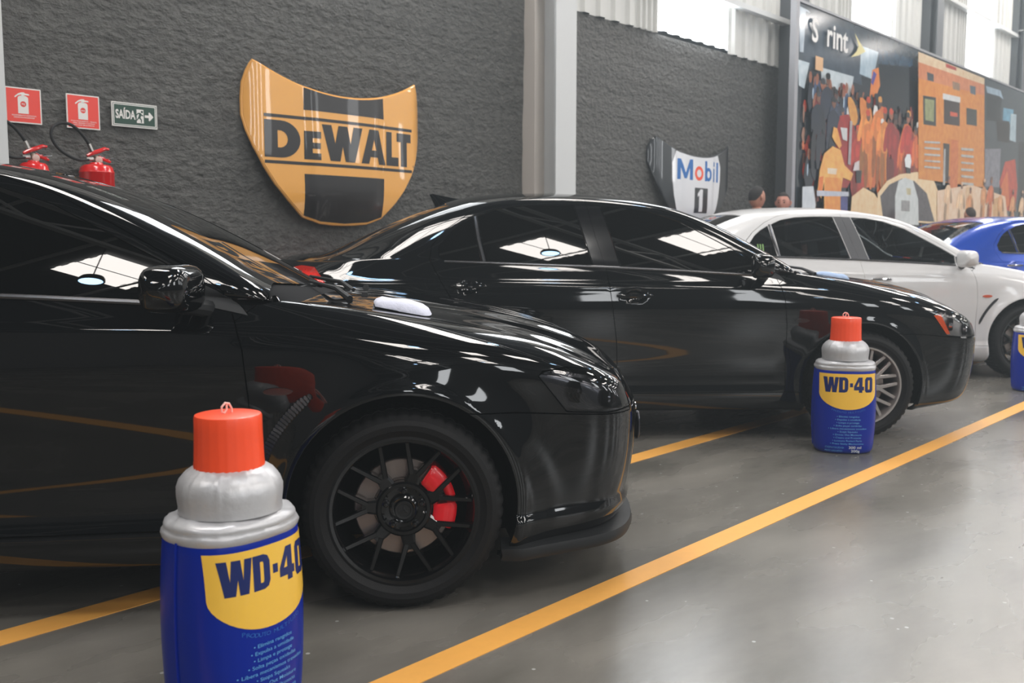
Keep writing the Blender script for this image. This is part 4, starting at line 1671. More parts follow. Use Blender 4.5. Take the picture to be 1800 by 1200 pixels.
WHITE_CLOTH = mat('white_cotton', srgb(214, 216, 232), rough=.85, sheen=.3, bump=.25, bscale=90)
mitt = [(-.10, .02), (.03, .03), (.04, .02)] + arc(.17, -.065, .075, 75, -75, 8) + [(.05, -.125), (.04, -.11), (-.09, -.09)]
flat_pack(car1, B1, [(x * .58 - .03, y * .8 - .50) for x, y in mitt], .030, 'cloth_mitt', WHITE_CLOTH, 'folded white cloth mitt lying on the bonnet of the nearest black sedan', 'cloth')
flat_pack(car2, B2, [(x * .6 - .10, y * .6 - .45) for x, y in mitt], .025, 'cleaning_cloth', mat('pale_blue_cloth', srgb(160, 180, 210), rough=.8), 'pale blue cloth lying on the bonnet of the second black sedan', 'cloth')
MURAL = [
    ((66,76,84), [(11.52, 4.1), (16.21, 4.14), (21.35, 4.15), (21.85, 1.49), (11.62, 1.37)]),
    ((36,42,50), [(11.57, 3.33), (15.77, 3.61), (16.03, 1.42), (11.65, 1.37)]),
    ((178,190,200), [(11.54, 4.07), (11.79, 4.06), (12.09, 3.96), (11.88, 3.54), (11.59, 3.53)]),
    ((66,78,90), [(11.73, 4.04), (13.37, 4.01), (13.51, 3.35), (11.68, 3.39)]),
    ((196,208,214), [(11.55, 3.43), (11.87, 3.43), (11.74, 3.1), (11.59, 3.12)]),
    ((200,210,214), [(12.2, 3.42), (13.23, 3.43), (13.11, 3.07), (12.68, 3.04), (12.52, 3.22), (12.25, 3.13)]),
    ((176,196,208), [(13.44, 3.87), (14.05, 3.87), (13.9, 3.47), (13.42, 3.49)]),
    ((30,36,42), [(14.06, 3.71), (15.4, 3.89), (15.55, 2.55), (14.22, 2.71)]),
    ((52,74,94), [(14.04, 3.92), (15.39, 3.95), (15.4, 3.84), (14.06, 3.71)]),
    ((225,130,60), [(13.85, 3.6), (14.07, 3.66), (14.15, 3.42), (13.89, 3.08), (13.76, 3.06)]),
    ((84,76,150), [(13.89, 3.59), (14.01, 3.56), (13.89, 3.39), (13.82, 3.42)]),
    ((160,36,34), [(12.57, 2.83), (13.09, 2.92), (13.28, 2.48), (13.13, 1.93), (12.62, 1.91)]),
    ((150,40,36), [(13.07, 2.73), (13.65, 2.7), (13.64, 1.71), (13.12, 1.66)]),
    ((215,150,70), [(12.89, 3.12), (13.07, 3.13), (13.28, 2.94), (13.25, 2.77), (13.06, 2.77)]),
    ((216,130,60), [(13.28, 3.15), (13.45, 3.17), (13.82, 2.99), (13.69, 2.62), (13.46, 2.65)]),
    ((222,90,40), [(13.51, 2.96), (13.83, 2.91), (13.81, 2.67), (13.49, 2.65)]),
    ((214,112,58), [(13.93, 3.12), (14.27, 3.11), (14.38, 1.98), (14.04, 2.01)]),
    ((206,104,52), [(13.49, 2.65), (13.99, 2.77), (14.08, 1.97), (13.52, 1.95)]),
    ((190,60,40), [(13.38, 2.41), (13.68, 2.39), (13.63, 1.95), (13.36, 1.96)]),
    ((216,120,56), [(14.9, 2.93), (15.22, 2.98), (15.44, 2.22), (14.88, 2.21), (14.78, 2.33)]),
    ((206,110,56), [(15.25, 2.89), (15.84, 2.99), (16.03, 2.23), (15.4, 2.21)]),
    ((120,66,52), [(15.51, 2.95), (15.68, 2.94), (15.68, 2.67), (15.54, 2.69)]),
    ((205,206,204), [(12.7, 2.7), (12.92, 2.71), (12.93, 2.54), (12.79, 2.55)]),
    ((170,160,160), [(13.0, 2.82), (13.08, 2.81), (13.07, 2.23), (12.98, 2.24)]),
    ((235,170,80), [(12.49, 2.69), (12.6, 2.68), (12.76, 2.47), (12.69, 2.42), (12.54, 2.5), (12.45, 2.56)]),
    ((238,176,92), [(12.23, 2.33), (12.48, 2.44), (12.73, 2.41), (12.87, 2.22), (13.16, 2.12), (13.09, 2.02), (12.83, 2.05), (12.77, 1.8), (12.85, 1.5), (12.29, 1.49), (12.25, 1.97), (12.18, 1.75), (12.07, 1.85), (12.11, 2.11)]),
    ((228,120,50), [(12.1, 2.02), (12.23, 2.04), (12.2, 1.78), (12.09, 1.81)]),
    ((232,150,70), [(12.27, 2.03), (12.77, 2.04), (12.84, 1.5), (12.29, 1.49)]),
    ((232,214,188), [(12.34, 2.15), (12.64, 2.16), (12.61, 2.08), (12.35, 2.08)]),
    ((205,212,216), [(11.63, 1.88), (11.94, 1.9), (12.02, 1.67), (12.0, 1.49), (11.64, 1.48)]),
    ((196,200,210), [(12.04, 1.85), (13.03, 1.87), (13.03, 1.81), (12.05, 1.78)]),
    ((70,72,130), [(12.77, 1.8), (13.01, 1.8), (13.02, 1.5), (12.8, 1.5)]),
    ((216,206,204), [(13.2, 2.27), (13.35, 2.31), (13.36, 2.17), (13.15, 2.16)]),
    ((40,40,46), [(13.25, 2.17), (13.44, 2.18), (13.43, 2.01), (13.28, 2.0)]),
    ((238,206,160), [(13.14, 1.81), (13.52, 1.95), (13.92, 1.88), (14.26, 1.69), (14.34, 1.53), (13.11, 1.51)]),
    ((240,212,170), [(14.03, 1.89), (14.37, 2.08), (14.86, 2.2), (15.56, 2.27), (16.3, 2.19), (16.7, 1.89), (16.98, 1.48), (14.06, 1.52)]),
    ((84,80,84), [(14.13, 1.85), (14.46, 2.03), (14.94, 2.14), (15.45, 2.13), (16.02, 1.96), (16.43, 1.52), (14.27, 1.53)]),
    ((210,216,216), [(14.81, 2.1), (15.07, 2.16), (15.4, 2.13), (15.65, 1.86), (15.72, 1.46), (14.74, 1.45), (14.7, 1.87)]),
    ((232,236,236), [(15.02, 2.43), (15.1, 2.51), (15.24, 2.52), (15.3, 2.42), (15.27, 2.31), (15.06, 2.32)]),
    ((40,42,46), [(15.08, 2.32), (15.29, 2.31), (15.28, 2.23), (15.11, 2.23)]),
    ((150,150,150), [(14.95, 1.82), (15.3, 1.82), (15.31, 1.66), (14.96, 1.66)]),
    ((196,186,150), [(15.13, 2.01), (15.32, 2.01), (15.33, 1.91), (15.17, 1.91)]),
    ((222,196,162), [(15.4, 4.06), (18.64, 4.06), (18.66, 3.93), (15.42, 3.89)]),
    ((208,132,90), [(15.42, 3.91), (18.66, 3.95), (18.69, 3.73), (15.45, 3.66)]),
    ((218,140,62), [(15.45, 3.67), (18.68, 3.77), (18.93, 2.17), (15.62, 2.17)]),
    ((176,70,60), [(16.62, 4.05), (17.14, 4.05), (17.15, 4.0), (16.65, 3.99)]),
    ((70,72,76), [(15.8, 3.81), (16.1, 3.81), (16.11, 3.7), (15.84, 3.69)]),
    ((150,120,96), [(16.98, 3.81), (17.34, 3.82), (17.36, 3.7), (17.02, 3.69)]),
    ((90,100,110), [(17.86, 3.85), (18.17, 3.86), (18.19, 3.72), (17.91, 3.72)]),
    ((48,52,50), [(15.67, 3.44), (16.24, 3.47), (16.3, 3.03), (15.74, 3.01)]),
    ((150,156,110), [(15.75, 3.4), (16.17, 3.42), (16.19, 3.09), (15.81, 3.08)]),
    ((60,44,42), [(16.6, 3.53), (17.38, 3.56), (17.43, 3.13), (16.66, 3.1)]),
    ((214,216,216), [(16.55, 3.57), (17.4, 3.6), (17.41, 3.51), (16.56, 3.48)]),
    ((210,90,60), [(16.93, 3.32), (17.29, 3.33), (17.3, 3.27), (16.94, 3.25)]),
    ((60,60,56), [(17.74, 3.46), (18.29, 3.48), (18.33, 3.21), (17.78, 3.19)]),
    ((52,46,44), [(16.67, 2.79), (16.97, 2.8), (17.0, 2.18), (16.75, 2.19)]),
    ((176,176,176), [(16.71, 2.7), (16.79, 2.71), (16.84, 2.13), (16.73, 2.12)]),
    ((210,118,60), [(17.02, 2.88), (17.41, 2.89), (17.46, 2.06), (17.07, 2.06)]),
    ((70,78,84), [(18.64, 4.04), (21.37, 4.07), (21.85, 1.49), (19.04, 1.46)]),
    ((36,40,44), [(18.74, 3.86), (19.68, 3.88), (19.69, 3.4), (18.82, 3.35)]),
    ((150,170,186), [(18.73, 3.94), (19.59, 3.96), (19.79, 3.82), (19.54, 3.85), (18.81, 3.83)]),
    ((110,160,186), [(19.82, 3.67), (20.47, 3.7), (20.48, 3.42), (19.82, 3.42)]),
    ((170,190,200), [(20.3, 3.61), (20.67, 3.63), (20.72, 3.11), (20.31, 3.12)]),
    ((40,36,36), [(19.41, 3.42), (20.25, 3.46), (20.32, 3.06), (19.54, 3.04)]),
    ((48,50,54), [(20.91, 3.13), (21.54, 3.15), (21.85, 1.49), (21.21, 1.48)]),
    ((190,70,44), [(20.09, 2.7), (20.74, 2.79), (20.99, 2.26), (20.91, 1.81), (20.1, 1.79), (19.8, 2.31)]),
    ((214,110,50), [(19.88, 2.21), (20.26, 2.55), (20.52, 1.91), (20.1, 1.77)]),
    ((130,130,140), [(18.83, 2.85), (19.77, 2.92), (19.81, 2.21), (18.93, 2.19)]),
    ((236,206,178), [(16.47, 2.02), (18.16, 2.19), (20.2, 2.06), (20.51, 1.53), (16.54, 1.48)]),
    ((226,190,150), [(17.87, 2.13), (18.17, 2.16), (18.37, 1.85), (17.91, 1.82)]),
    ((216,170,120), [(19.43, 1.98), (19.91, 2.05), (20.27, 1.63), (19.49, 1.62)]),
    ((190,190,186), [(15.8, 2.76), (16.51, 2.8), (16.51, 2.77), (15.8, 2.73)]),
    ((190,190,186), [(15.81, 2.67), (16.52, 2.7), (16.52, 2.67), (15.81, 2.64)]),
    ((190,190,186), [(15.82, 2.57), (16.53, 2.6), (16.54, 2.57), (15.82, 2.54)]),
    ((190,190,186), [(15.83, 2.47), (16.55, 2.5), (16.55, 2.47), (15.83, 2.45)]),
    ((190,190,186), [(15.84, 2.38), (16.56, 2.4), (16.56, 2.37), (15.84, 2.35)]),
    ((190,190,186), [(17.54, 2.78), (18.2, 2.81), (18.2, 2.77), (17.55, 2.74)]),
    ((190,190,186), [(17.56, 2.67), (18.21, 2.69), (18.22, 2.65), (17.56, 2.63)]),
    ((190,190,186), [(17.57, 2.55), (18.23, 2.57), (18.24, 2.54), (17.58, 2.52)]),
    ((190,190,186), [(17.59, 2.44), (18.25, 2.46), (18.25, 2.42), (17.59, 2.4)]),
    ((190,190,186), [(17.6, 2.33), (18.27, 2.34), (18.27, 2.3), (17.61, 2.29)]),
    ((190,190,186), [(17.62, 2.21), (18.28, 2.22), (18.29, 2.18), (17.62, 2.17)]),
]

# ------------------------------------------------------------------ things on the dark wall
def wall_empty(name, a, p, z, lab, cat, group=None):
    return empty(name, hall(a, p, z), HALL, lab, cat, group)


def flat(a, b, h):
    """sign plane: x along the wall, z up, h out towards the hall"""
    return (a, -h, b)


SIGN_RED = mat('sign_red', srgb(232, 66, 52), rough=.4)
SIGN_WHITE = mat('sign_white', srgb(228, 226, 222), rough=.45)
SIGN_GREEN = mat('sign_green', srgb(20, 62, 48), rough=.4)


def rect(x0, y0, x1, y1):
    return [(x0, y0), (x1, y0), (x1, y1), (x0, y1)]


def ext_sign(a, z, code, lines, lab):
    t = wall_empty('extinguisher_sign', a, 5.965, z, lab, 'sign', 'red extinguisher signs')
    bbox_obj('backing', (0, .004, 0), (.202, .008, .202), SIGN_WHITE, t)
    patch('red_field', [rect(-.094, -.094, .094, .094)], flat, SIGN_RED, t, thick=.001)
    w_ = MB()
    # extinguisher pictogram
    loops = [[(-.032, -.046), (.027, -.046), (.027, .042)] + arc(-.0025, .042, .0295, 0, 180, 8, ry=.015)[1:-1] + [(-.032, .042)],
             arc(-.002, .008, .0165, 0, 360, 20)[:-1]]
    patch('pictogram', loops, lambda x, y, h: flat(x, y, h + .001), SIGN_WHITE, t, thick=.0008)
    patch('pictogram', [[(-.008, .052), (.006, .052), (.006, .060), (.034, .060), (.032, .068), (.010, .070), (.004, .076), (-.012, .074), (-.030, .066), (-.050, .048), (-.046, .042), (-.030, .056), (-.012, .062)]],
          lambda x, y, h: flat(x, y, h + .001), SIGN_WHITE, t, thick=.0008)
    b = MB()
    text_on(b, code, -.002, .0035, .0095 if len(code) < 4 else .0065, lambda x, y, h: flat(x, y, h), lift=.0024, bold=.03, align='CENTER')
    b.obj('lettering', SIGN_WHITE, t, smooth=False)
    b = MB()
    for i, s in enumerate(lines):
        text_on(b, s, 0, -.060 - i * .0115, .0066, flat, lift=.0022, bold=.012, align='CENTER', wscale=1.15)
    b.obj('lettering', SIGN_WHITE, t, smooth=False)


# in the photo the round badge on the pictogram is red with white letters
ext_sign(2.418, 1.972, 'PQ', ['EQUIPAMENTOS ELÉTRICOS', 'LÍQUIDOS INFLAMÁVEIS'], 'red fire extinguisher sign half behind the left column')
ext_sign(2.767, 1.970, 'ÁGUA', ['ÁGUA PRESSURIZADA - TECIDO,', 'PAPEL, MADEIRA E OUTROS', 'NÃO USAR EM ELÉTRICOS'], 'red fire extinguisher sign with white pictogram beside the green exit sign')

t = wall_empty('exit_sign', 3.095, 5.965, 1.980, 'green and white SAÍDA exit sign with running figure and arrow', 'sign')
bbox_obj('backing', (0, .004, 0), (.300, .008, .150), SIGN_WHITE, t)
patch('green_line', [rect(-.143, -.068, .143, .068), rect(-.140, -.065, .140, .065)], flat, SIGN_GREEN, t, thick=.001)
patch('green_field', [rect(-.134, -.059, .134, .059)], flat, SIGN_GREEN, t, thick=.001)
b = MB()
text_on(b, 'SAÍDA', -.127, -.024, .052, flat, lift=.0022, bold=.03, wscale=.62)
b.obj('lettering', SIGN_WHITE, t, smooth=False)
F2 = lambda x, y, h: flat(x, y, h + .001)
patch('pictogram', [rect(.012, -.045, .058, .040)], F2, SIGN_WHITE, t, thick=.0008)
F3 = lambda x, y, h: flat(x, y, h + .0019)
G = SIGN_GREEN
patch('runner', [arc(.047, .026, .0075, 0, 360, 14)[:-1]], F3, G, t, thick=.0006)
patch('runner', [[(.020, .018), (.036, .020), (.048, .008), (.056, .006), (.055, .001), (.046, .000), (.042, .004), (.036, -.012), (.046, -.024), (.044, -.042), (.038, -.042), (.038, -.026), (.026, -.016), (.014, -.030), (.002, -.032), (.002, -.026), (.012, -.024), (.022, -.008), (.028, .010), (.022, .012), (.014, .002), (.010, .005), (.018, .017)]], F3, G, t, thick=.0006)
patch('arrow', [[(.066, -.008), (.092, -.008), (.092, -.026), (.100, -.026), (.124, .000), (.100, .026), (.092, .026), (.092, .008), (.066, .008)]], F2, SIGN_WHITE, t, thick=.0008)

EXT_RED = mat('extinguisher_red', srgb(214, 22, 22), rough=.22, coat=.6)


def extinguisher(a, p, r, top, lab, ltop=.42):
    t = wall_empty('fire_extinguisher', a, p, 0, lab, 'fire extinguisher', 'red fire extinguishers hung on the dark wall')
    zb = top - .60
    b = MB().lathe([(r * .55, zb), (r * .9, zb + .01), (r, zb + .03), (r, top - .052), (r * 1.015, top - .050), (r * 1.015, top - .044), (r * .99, top - .040), (r * .93, top - .018), (r * .80, top - .004), (r * .42, top + .002), (r * .36, top + .012), (.001, top + .014)], n=48)
    b.obj('cylinder', EXT_RED, t, angle=50)
    MB().lathe([(r * 1.003, zb + .20), (r * 1.003, zb + ltop)], n=48).obj('paper_label', SIGN_WHITE, t)
    MB().lathe([(.020, top), (.022, top + .018), (.016, top + .020), (.016, top + .052), (.001, top + .053)], n=20).obj('valve', mat('brass_valve', (.42, .34, .26, 1), rough=.3, metal=1), t)
    MB().lathe([(.021, 0), (.021, -.012), (.017, -.014), (.001, -.014)], n=20, axis='y', c=(.004, -.018, top + .026)).obj('gauge', mat('gauge_face', srgb(200, 170, 160), rough=.3), t)
    # handles
    b = MB().tube([(-.055, 0, top + .050), (-.02, 0, top + .068), (.02, -.002, top + .082), (.055, -.002, top + .098), (.080, -.002, top + .096)], [.008, .013, .013, .011, .007], n=10)
    b.obj('lever', EXT_RED, t)
    b = MB().tube([(.010, 0, top + .045), (.040, 0, top + .040), (.070, 0, top + .028), (.088, 0, top + .020)], [.010, .012, .011, .007], n=10)
    b.obj('carry_handle', EXT_RED, t)
    b = MB().tube([(.012, -.006, top + .060), (.05, -.008, top + .040), (.10, -.012, top + .044)], .0035, n=6)
    b.obj('safety_pin', CHROME, t)
    # hose loop
    pts = []
    P = [(-.030, 0, top + .032), (-.10, -.01, top + .022), (-.17, -.02, top + .040), (-.235, -.02, top + .085), (-.268, -.02, top + .145), (-.255, -.015, top + .200), (-.205, -.01, top + .228), (-.150, -.01, top + .224), (-.095, 0, top + .190), (-.050, 0, top + .135), (-.030, 0, top + .090)]
    # smooth it
    for i in range(len(P) - 1):
        p0, p1, p2, p3 = (Vector(P[max(0, min(len(P) - 1, i + k))]) for k in (-1, 0, 1, 2))
        for q in range(5):
            s = q / 5
            pts.append(.5 * ((2 * p1) + (p2 - p0) * s + (2 * p0 - 5 * p1 + 4 * p2 - p3) * s * s + (3 * p1 - p0 - 3 * p2 + p3) * s ** 3))
    pts.append(Vector(P[-1]))
    MB().tube(pts, .0095, n=10).obj('hose', BLACK_MATT, t)
    b = MB().tube([pts[0] + Vector((.012, 0, 0)), pts[0] + Vector((-.030, 0, -.003))], .012, n=10)
    b.tube([pts[-1] + Vector((.006, 0, -.012)), pts[-1] + Vector((-.012, 0, .030))], .012, n=10)
    b.obj('hose_fitting', mat('steel_fitting', (.5, .48, .46, 1), rough=.3, metal=1), t)
    bbox_obj('wall_bracket', (0, (5.99 - p) / 2 + r * .4, top - .02), (.05, 5.99 - p - r * .6, .03), BLACK_MATT, t)


extinguisher(2.775, 5.84, .100, 1.648, 'large red fire extinguisher with looped black hose below the middle red sign')
extinguisher(2.415, 5.86, .082, 1.640, 'smaller red fire extinguisher beside the left column, mostly hidden by the car roof', .545)

# ------------------------------------------------------------------ painted bonnets hung on the wall
BON_YELLOW = mat('yellow_bonnet_paint', srgb(238, 172, 84), rough=.26, coat=.8)
BON_BLACK = mat('black_bonnet_print', srgb(26, 21, 21), rough=.3, coat=.25)
BON_WHITE = mat('white_bonnet_paint', srgb(226, 228, 232), rough=.3, coat=.5)
BON_NAVY = mat('dark_bonnet_paint', srgb(22, 27, 33), rough=.3, coat=.6)


def bonnet_surface(W, depth, zlo, zhi, fold, ridge=.0):
    """(a, z) -> point; a across, z up; edges fold back to the wall"""
    def fn(a, z, h):
        t = abs(a) / W
        d = depth * (1 - t ** 2.2)
        k = max(0, (t - .84) / .16)
        s = (z - zlo) / (zhi - zlo)
        d *= .75 + .25 * math.sin(min(1, max(0, .18 + s)) * math.pi * .62)
        d -= .05 * max(0, (.25 - s) / .25) ** 2
        d = d - fold * k * k
        # raised centre with two soft creases
        d += ridge / (1 + math.exp((abs(a) - .30 - .05 * s) / .012))
        return (a, -(d + h) - .075, z)
    return fn


def glyph(loops, x, y, sx, sy):
    return [[(x + p[0] * sx, y + p[1] * sy) for p in lp] for lp in loops]


def lbox(*r):
    return [rect(*q) for q in r]


GL = {
    'D': [[(0, 0), (.45, 0)] + arc(.45, .5, .55, -90, 90, 14, ry=.5)[1:] + [(0, 1)], [(.36, .27), (.45, .27)] + arc(.42, .5, .22, -80, 80, 8, ry=.23) + [(.36, .73)]],
    'E': [[(0, 0), (.95, 0), (.95, .23), (.45, .23), (.45, .39), (.92, .39), (.92, .60), (.45, .60), (.45, .76), (.95, .76), (.95, 1), (0, 1)]],
    'W': [[(.21, 0), (.46, 0), (.53, .42), (.60, 0), (.85, 0), (1.06, 1), (.82, 1), (.735, .50), (.655, 1), (.42, 1), (.335, .50), (.24, 1), (0, 1)]],
    'A': [[(0, 0), (.30, 0), (.36, .20), (.66, .20), (.72, 0), (1.02, 0), (.70, 1), (.32, 1)], [(.42, .40), (.60, .40), (.51, .72)]],
    'L': [[(0, 0), (.95, 0), (.95, .26), (.42, .26), (.42, 1), (0, 1)]],
    'T': [[(.28, 0), (.70, 0), (.70, .74), (.98, .74), (.98, 1), (0, 1), (0, .74), (.28, .74)]],
    'M': [[(0, 0), (.22, 0), (.22, .58), (.42, .06), (.58, .06), (.78, .58), (.78, 0), (1, 0), (1, 1), (.78, 1), (.50, .34), (.22, 1), (0, 1)]],
    'o': [arc(.5, .5, .5, 0, 360, 28)[:-1], arc(.5, .5, .27, 0, 360, 20)[:-1]],
    'b': [[(0, 0), (.30, 0)] + [(.30, .04)] + arc(.50, .34, .48, -100, 100, 16, ry=.34) + [(.30, .64), (.30, 1), (0, 1)], arc(.52, .34, .20, 0, 360, 16, ry=.18)[:-1]],
    'i': [rect(0, 0, 1, .66), rect(0, .78, 1, 1)],
    'l': [rect(0, 0, 1, 1)],
    '1': [[(.30, 0), (.72, 0), (.72, 1), (.42, 1), (.12, .80), (.12, .66), (.30, .72)]],
}


def lettering(items, fn, name, m, parent, step=.03, lift=.0015):
    """items: (glyph, x, y, width, height)"""
    b = MB()
    for (g, x, y, sx, sy) in items:
        for loops in ([GL[g]] if g != 'i' else [[q] for q in GL['i']]):
            P, T = fill(glyph(loops, x, y, sx, sy), step)
            b.add([fn(p[0], p[1], lift) for p in P], [tuple(t) for t in T])
    return b.obj(name, m, parent)


def clip_poly(poly, side_fn):
    return [p for p in poly if side_fn(p)]


# --- yellow one: origin at the centre of its width, z absolute
t = wall_empty('bonnet_panel', 4.69, 5.99, 0, 'yellow and black car bonnet lettered DEWALT hung on the dark wall', 'car bonnet', 'car bonnets hung on the dark wall')
topc = lambda a: 2.245 + .185 * (abs(a) / .75) ** 2.1
out_ = [(a, topc(a)) for a in np.linspace(-.75, .75, 41)]
right = [(.782, 2.36), (.805, 2.28), (.812, 2.18), (.812, 2.06), (.79, 1.96), (.75, 1.85), (.685, 1.72), (.60, 1.60), (.50, 1.495), (.415, 1.418), (.365, 1.375)]
bot = [(.36, 1.372), (.22, 1.332), (.10, 1.322), (0, 1.320), (-.10, 1.322), (-.22, 1.332), (-.36, 1.372)]
left = [(-a, z) for a, z in right[::-1]]
# clockwise outline
outline = out_ + right + bot[1:-1] + left
fnD = bonnet_surface(.815, .055, 1.31, 2.40, .05, .012)
patch('panel', [outline], fnD, BON_YELLOW, t, step=.028, thick=.004)
# folded rim behind the panel edge
rim_loop = [Vector(fnD(a, z, -.012)) for a, z in resample(outline, .03)]
MB().tube(rim_loop, .013, n=8, closed=True).obj('edge_fold', BON_YELLOW, t)
ZD = lambda a, z: z
patch('black_stripe', [[(a, topc(a) - .002) for a in np.linspace(-.37, .37, 15)] + [(.375, 2.128), (-.375, 2.128)]], lambda a, z, h: fnD(a, z, h + .005), BON_BLACK, t, step=.03, thick=.0006)
patch('black_stripe', [[(-.375, 1.675), (.375, 1.675), (.368, 1.379), (.22, 1.338), (0, 1.325), (-.22, 1.338), (-.368, 1.379)]], lambda a, z, h: fnD(a, z, h + .005), BON_BLACK, t, step=.03, thick=.0006)
for z0 in (2.068, 1.748):
    patch('thin_line', [rect(-.69, z0 - .011, .69, z0 + .011)], lambda a, z, h: fnD(a, z, h + .005), BON_BLACK, t, step=.03, thick=.0006)
H_ = .245
z0 = 1.780
H_ = .258
items = [('D', -.69, z0, .285, H_), ('E', -.375, z0, .145, H_ * .78), ('W', -.230, z0, .355, H_), ('A', .135, z0, .250, H_), ('L', .400, z0, .140, H_), ('T', .515, z0, .165, H_)]
lettering(items, fnD, 'lettering', BON_BLACK, t, lift=.0058)
b = MB()
text_on(b, '®', .700, z0, .018, fnD, lift=.0058)
b.obj('lettering', BON_BLACK, t)

# --- white one
t = wall_empty('bonnet_panel', 9.67, 5.99, 0, 'white and black car bonnet lettered Mobil 1 hung between the columns', 'car bonnet', 'car bonnets hung on the dark wall')
topm = lambda a: 2.135 + .18 * (abs(a) / .78) ** 2.2
out_ = [(a, topm(a)) for a in np.linspace(-.76, .76, 41)]
right = [(.80, 2.27), (.83, 2.20), (.83, 2.04), (.79, 1.93), (.73, 1.81), (.62, 1.66), (.50, 1.54), (.36, 1.44)]
left = [(-a, z) for a, z in right[::-1]]
outline = out_ + right + [(.18, 1.39), (0, 1.38), (-.18, 1.39)] + left
fnM = bonnet_surface(.835, .06, 1.37, 2.30, .055, .012)
patch('panel', [outline], fnM, BON_NAVY, t, step=.03, thick=.004)
rim_loop = [Vector(fnM(a, z, -.012)) for a, z in resample(outline, .03)]
MB().tube(rim_loop, .013, n=8, closed=True).obj('edge_fold', BON_NAVY, t)
wx0, wx1 = -.46, .46
wl = [(a, topm(a) - .004) for a in np.linspace(-.44, .44, 15)] + [(.51, 2.05), (.505, 1.90), (.47, 1.70), (.42, 1.56), (.34, 1.45), (.15, 1.40), (-.15, 1.40), (-.34, 1.45), (-.42, 1.56), (-.47, 1.70), (-.505, 1.90), (-.51, 2.05)]
patch('white_field', [wl], lambda a, z, h: fnM(a, z, h + .005), BON_WHITE, t, step=.03, thick=.0006)
z0 = 1.862
BLUE_P = mat('print_blue', srgb(20, 104, 178), rough=.35)
RED_P = mat('print_red', srgb(240, 84, 48), rough=.35)
z0 = 1.875
lettering([('M', -.42, z0, .285, .225), ('b', .120, z0, .155, .225), ('i', .315, z0, .045, .225), ('l', .405, z0, .045, .225)], fnM, 'lettering', BLUE_P, t, lift=.0062)
lettering([('o', -.095, z0, .180, .160)], fnM, 'lettering', RED_P, t, lift=.0062)
patch('number_box', [rect(-.09, 1.515, .19, 1.795)], lambda a, z, h: fnM(a, z, h + .006), BON_NAVY, t, step=.03, thick=.0005)
lettering([('1', -.05, 1.530, .180, .250)], fnM, 'lettering', BON_WHITE, t, lift=.0075)

# ------------------------------------------------------------------ large printed mural on the right
MURAL_PRINT = bpy.data.materials.new('mural_print')
MURAL_PRINT.use_nodes = True
nt = MURAL_PRINT.node_tree
bs_ = nt.nodes['Principled BSDF']
bs_.inputs['Roughness'].default_value = .12
bs_.inputs['Specular IOR Level'].default_value = .6
at = nt.nodes.new('ShaderNodeAttribute'); at.attribute_name = 'Col'
tc = nt.nodes.new('ShaderNodeTexCoord')
nz_ = nt.nodes.new('ShaderNodeTexNoise'); nz_.inputs['Scale'].default_value = 9; nz_.inputs['Detail'].default_value = 5
nt.links.new(tc.outputs['Object'], nz_.inputs['Vector'])
mx_ = nt.nodes.new('ShaderNodeMix'); mx_.data_type = 'RGBA'; mx_.blend_type = 'OVERLAY'; mx_.inputs['Factor'].default_value = .45
nt.links.new(at.outputs['Color'], mx_.inputs['A']); nt.links.new(nz_.outputs['Fac'], mx_.inputs['B'])
nt.links.new(mx_.outputs['Result'], bs_.inputs['Base Color'])

mural = empty('printed_mural', hall(0, 0, 0), HALL, 'huge glossy printed picture of a racing pit crew in orange overalls', 'mural')
MP = 5.61
bbox_obj('backing_board', (17.75, MP + .03, 2.34), (12.5, .05, 3.56), mat('mural_board', srgb(60, 62, 66), rough=.5), mural)
mb = bmesh.new()
cl = mb.loops.layers.float_color.new('Col')


def chaikin(p, n=2):
    for _ in range(n):
        q = []
        for i in range(len(p)):
            a, b = p[i], p[(i + 1) % len(p)]
            q += [(a[0] * .75 + b[0] * .25, a[1] * .75 + b[1] * .25), (a[0] * .25 + b[0] * .75, a[1] * .25 + b[1] * .75)]
        p = q
    return p


def mshape(col, pts, lift, soft=False):
    c = srgb(*col)
    if soft:
        pts = chaikin(pts, 1)
    P, T = fill([pts])
    vs = [mb.verts.new((p[0], MP - lift, p[1])) for p in P]
    for t_ in T:
        try:
            f = mb.faces.new([vs[i] for i in t_])
        except ValueError:
            continue
        for l in f.loops:
            l[cl] = c


lift = .001
for col, pts in MURAL[:11]:
    lift += .0003
    mshape(col, pts, lift)
rr = random.Random(11)


def blob(x, y, rx, ry, col, n=9):
    global lift
    lift += .00008
    q = [(x + rx * math.cos(2 * math.pi * k / n) * rr.uniform(.85, 1.15), y + ry * math.sin(2 * math.pi * k / n) * rr.uniform(.85, 1.15)) for k in range(n)]
    mshape(col, q, lift)


for k in range(420):
    x = rr.uniform(11.7, 16.1)
    y = rr.uniform(1.5, 3.2) if x > 11.9 else rr.uniform(2.0, 3.0)
    blob(x, y, rr.uniform(.02, .07), rr.uniform(.04, .14), rr.choice([(26, 32, 46), (40, 44, 54), (120, 40, 36), (196, 96, 44), (170, 60, 40), (90, 60, 50), (30, 30, 34), (150, 110, 90)]), 6)
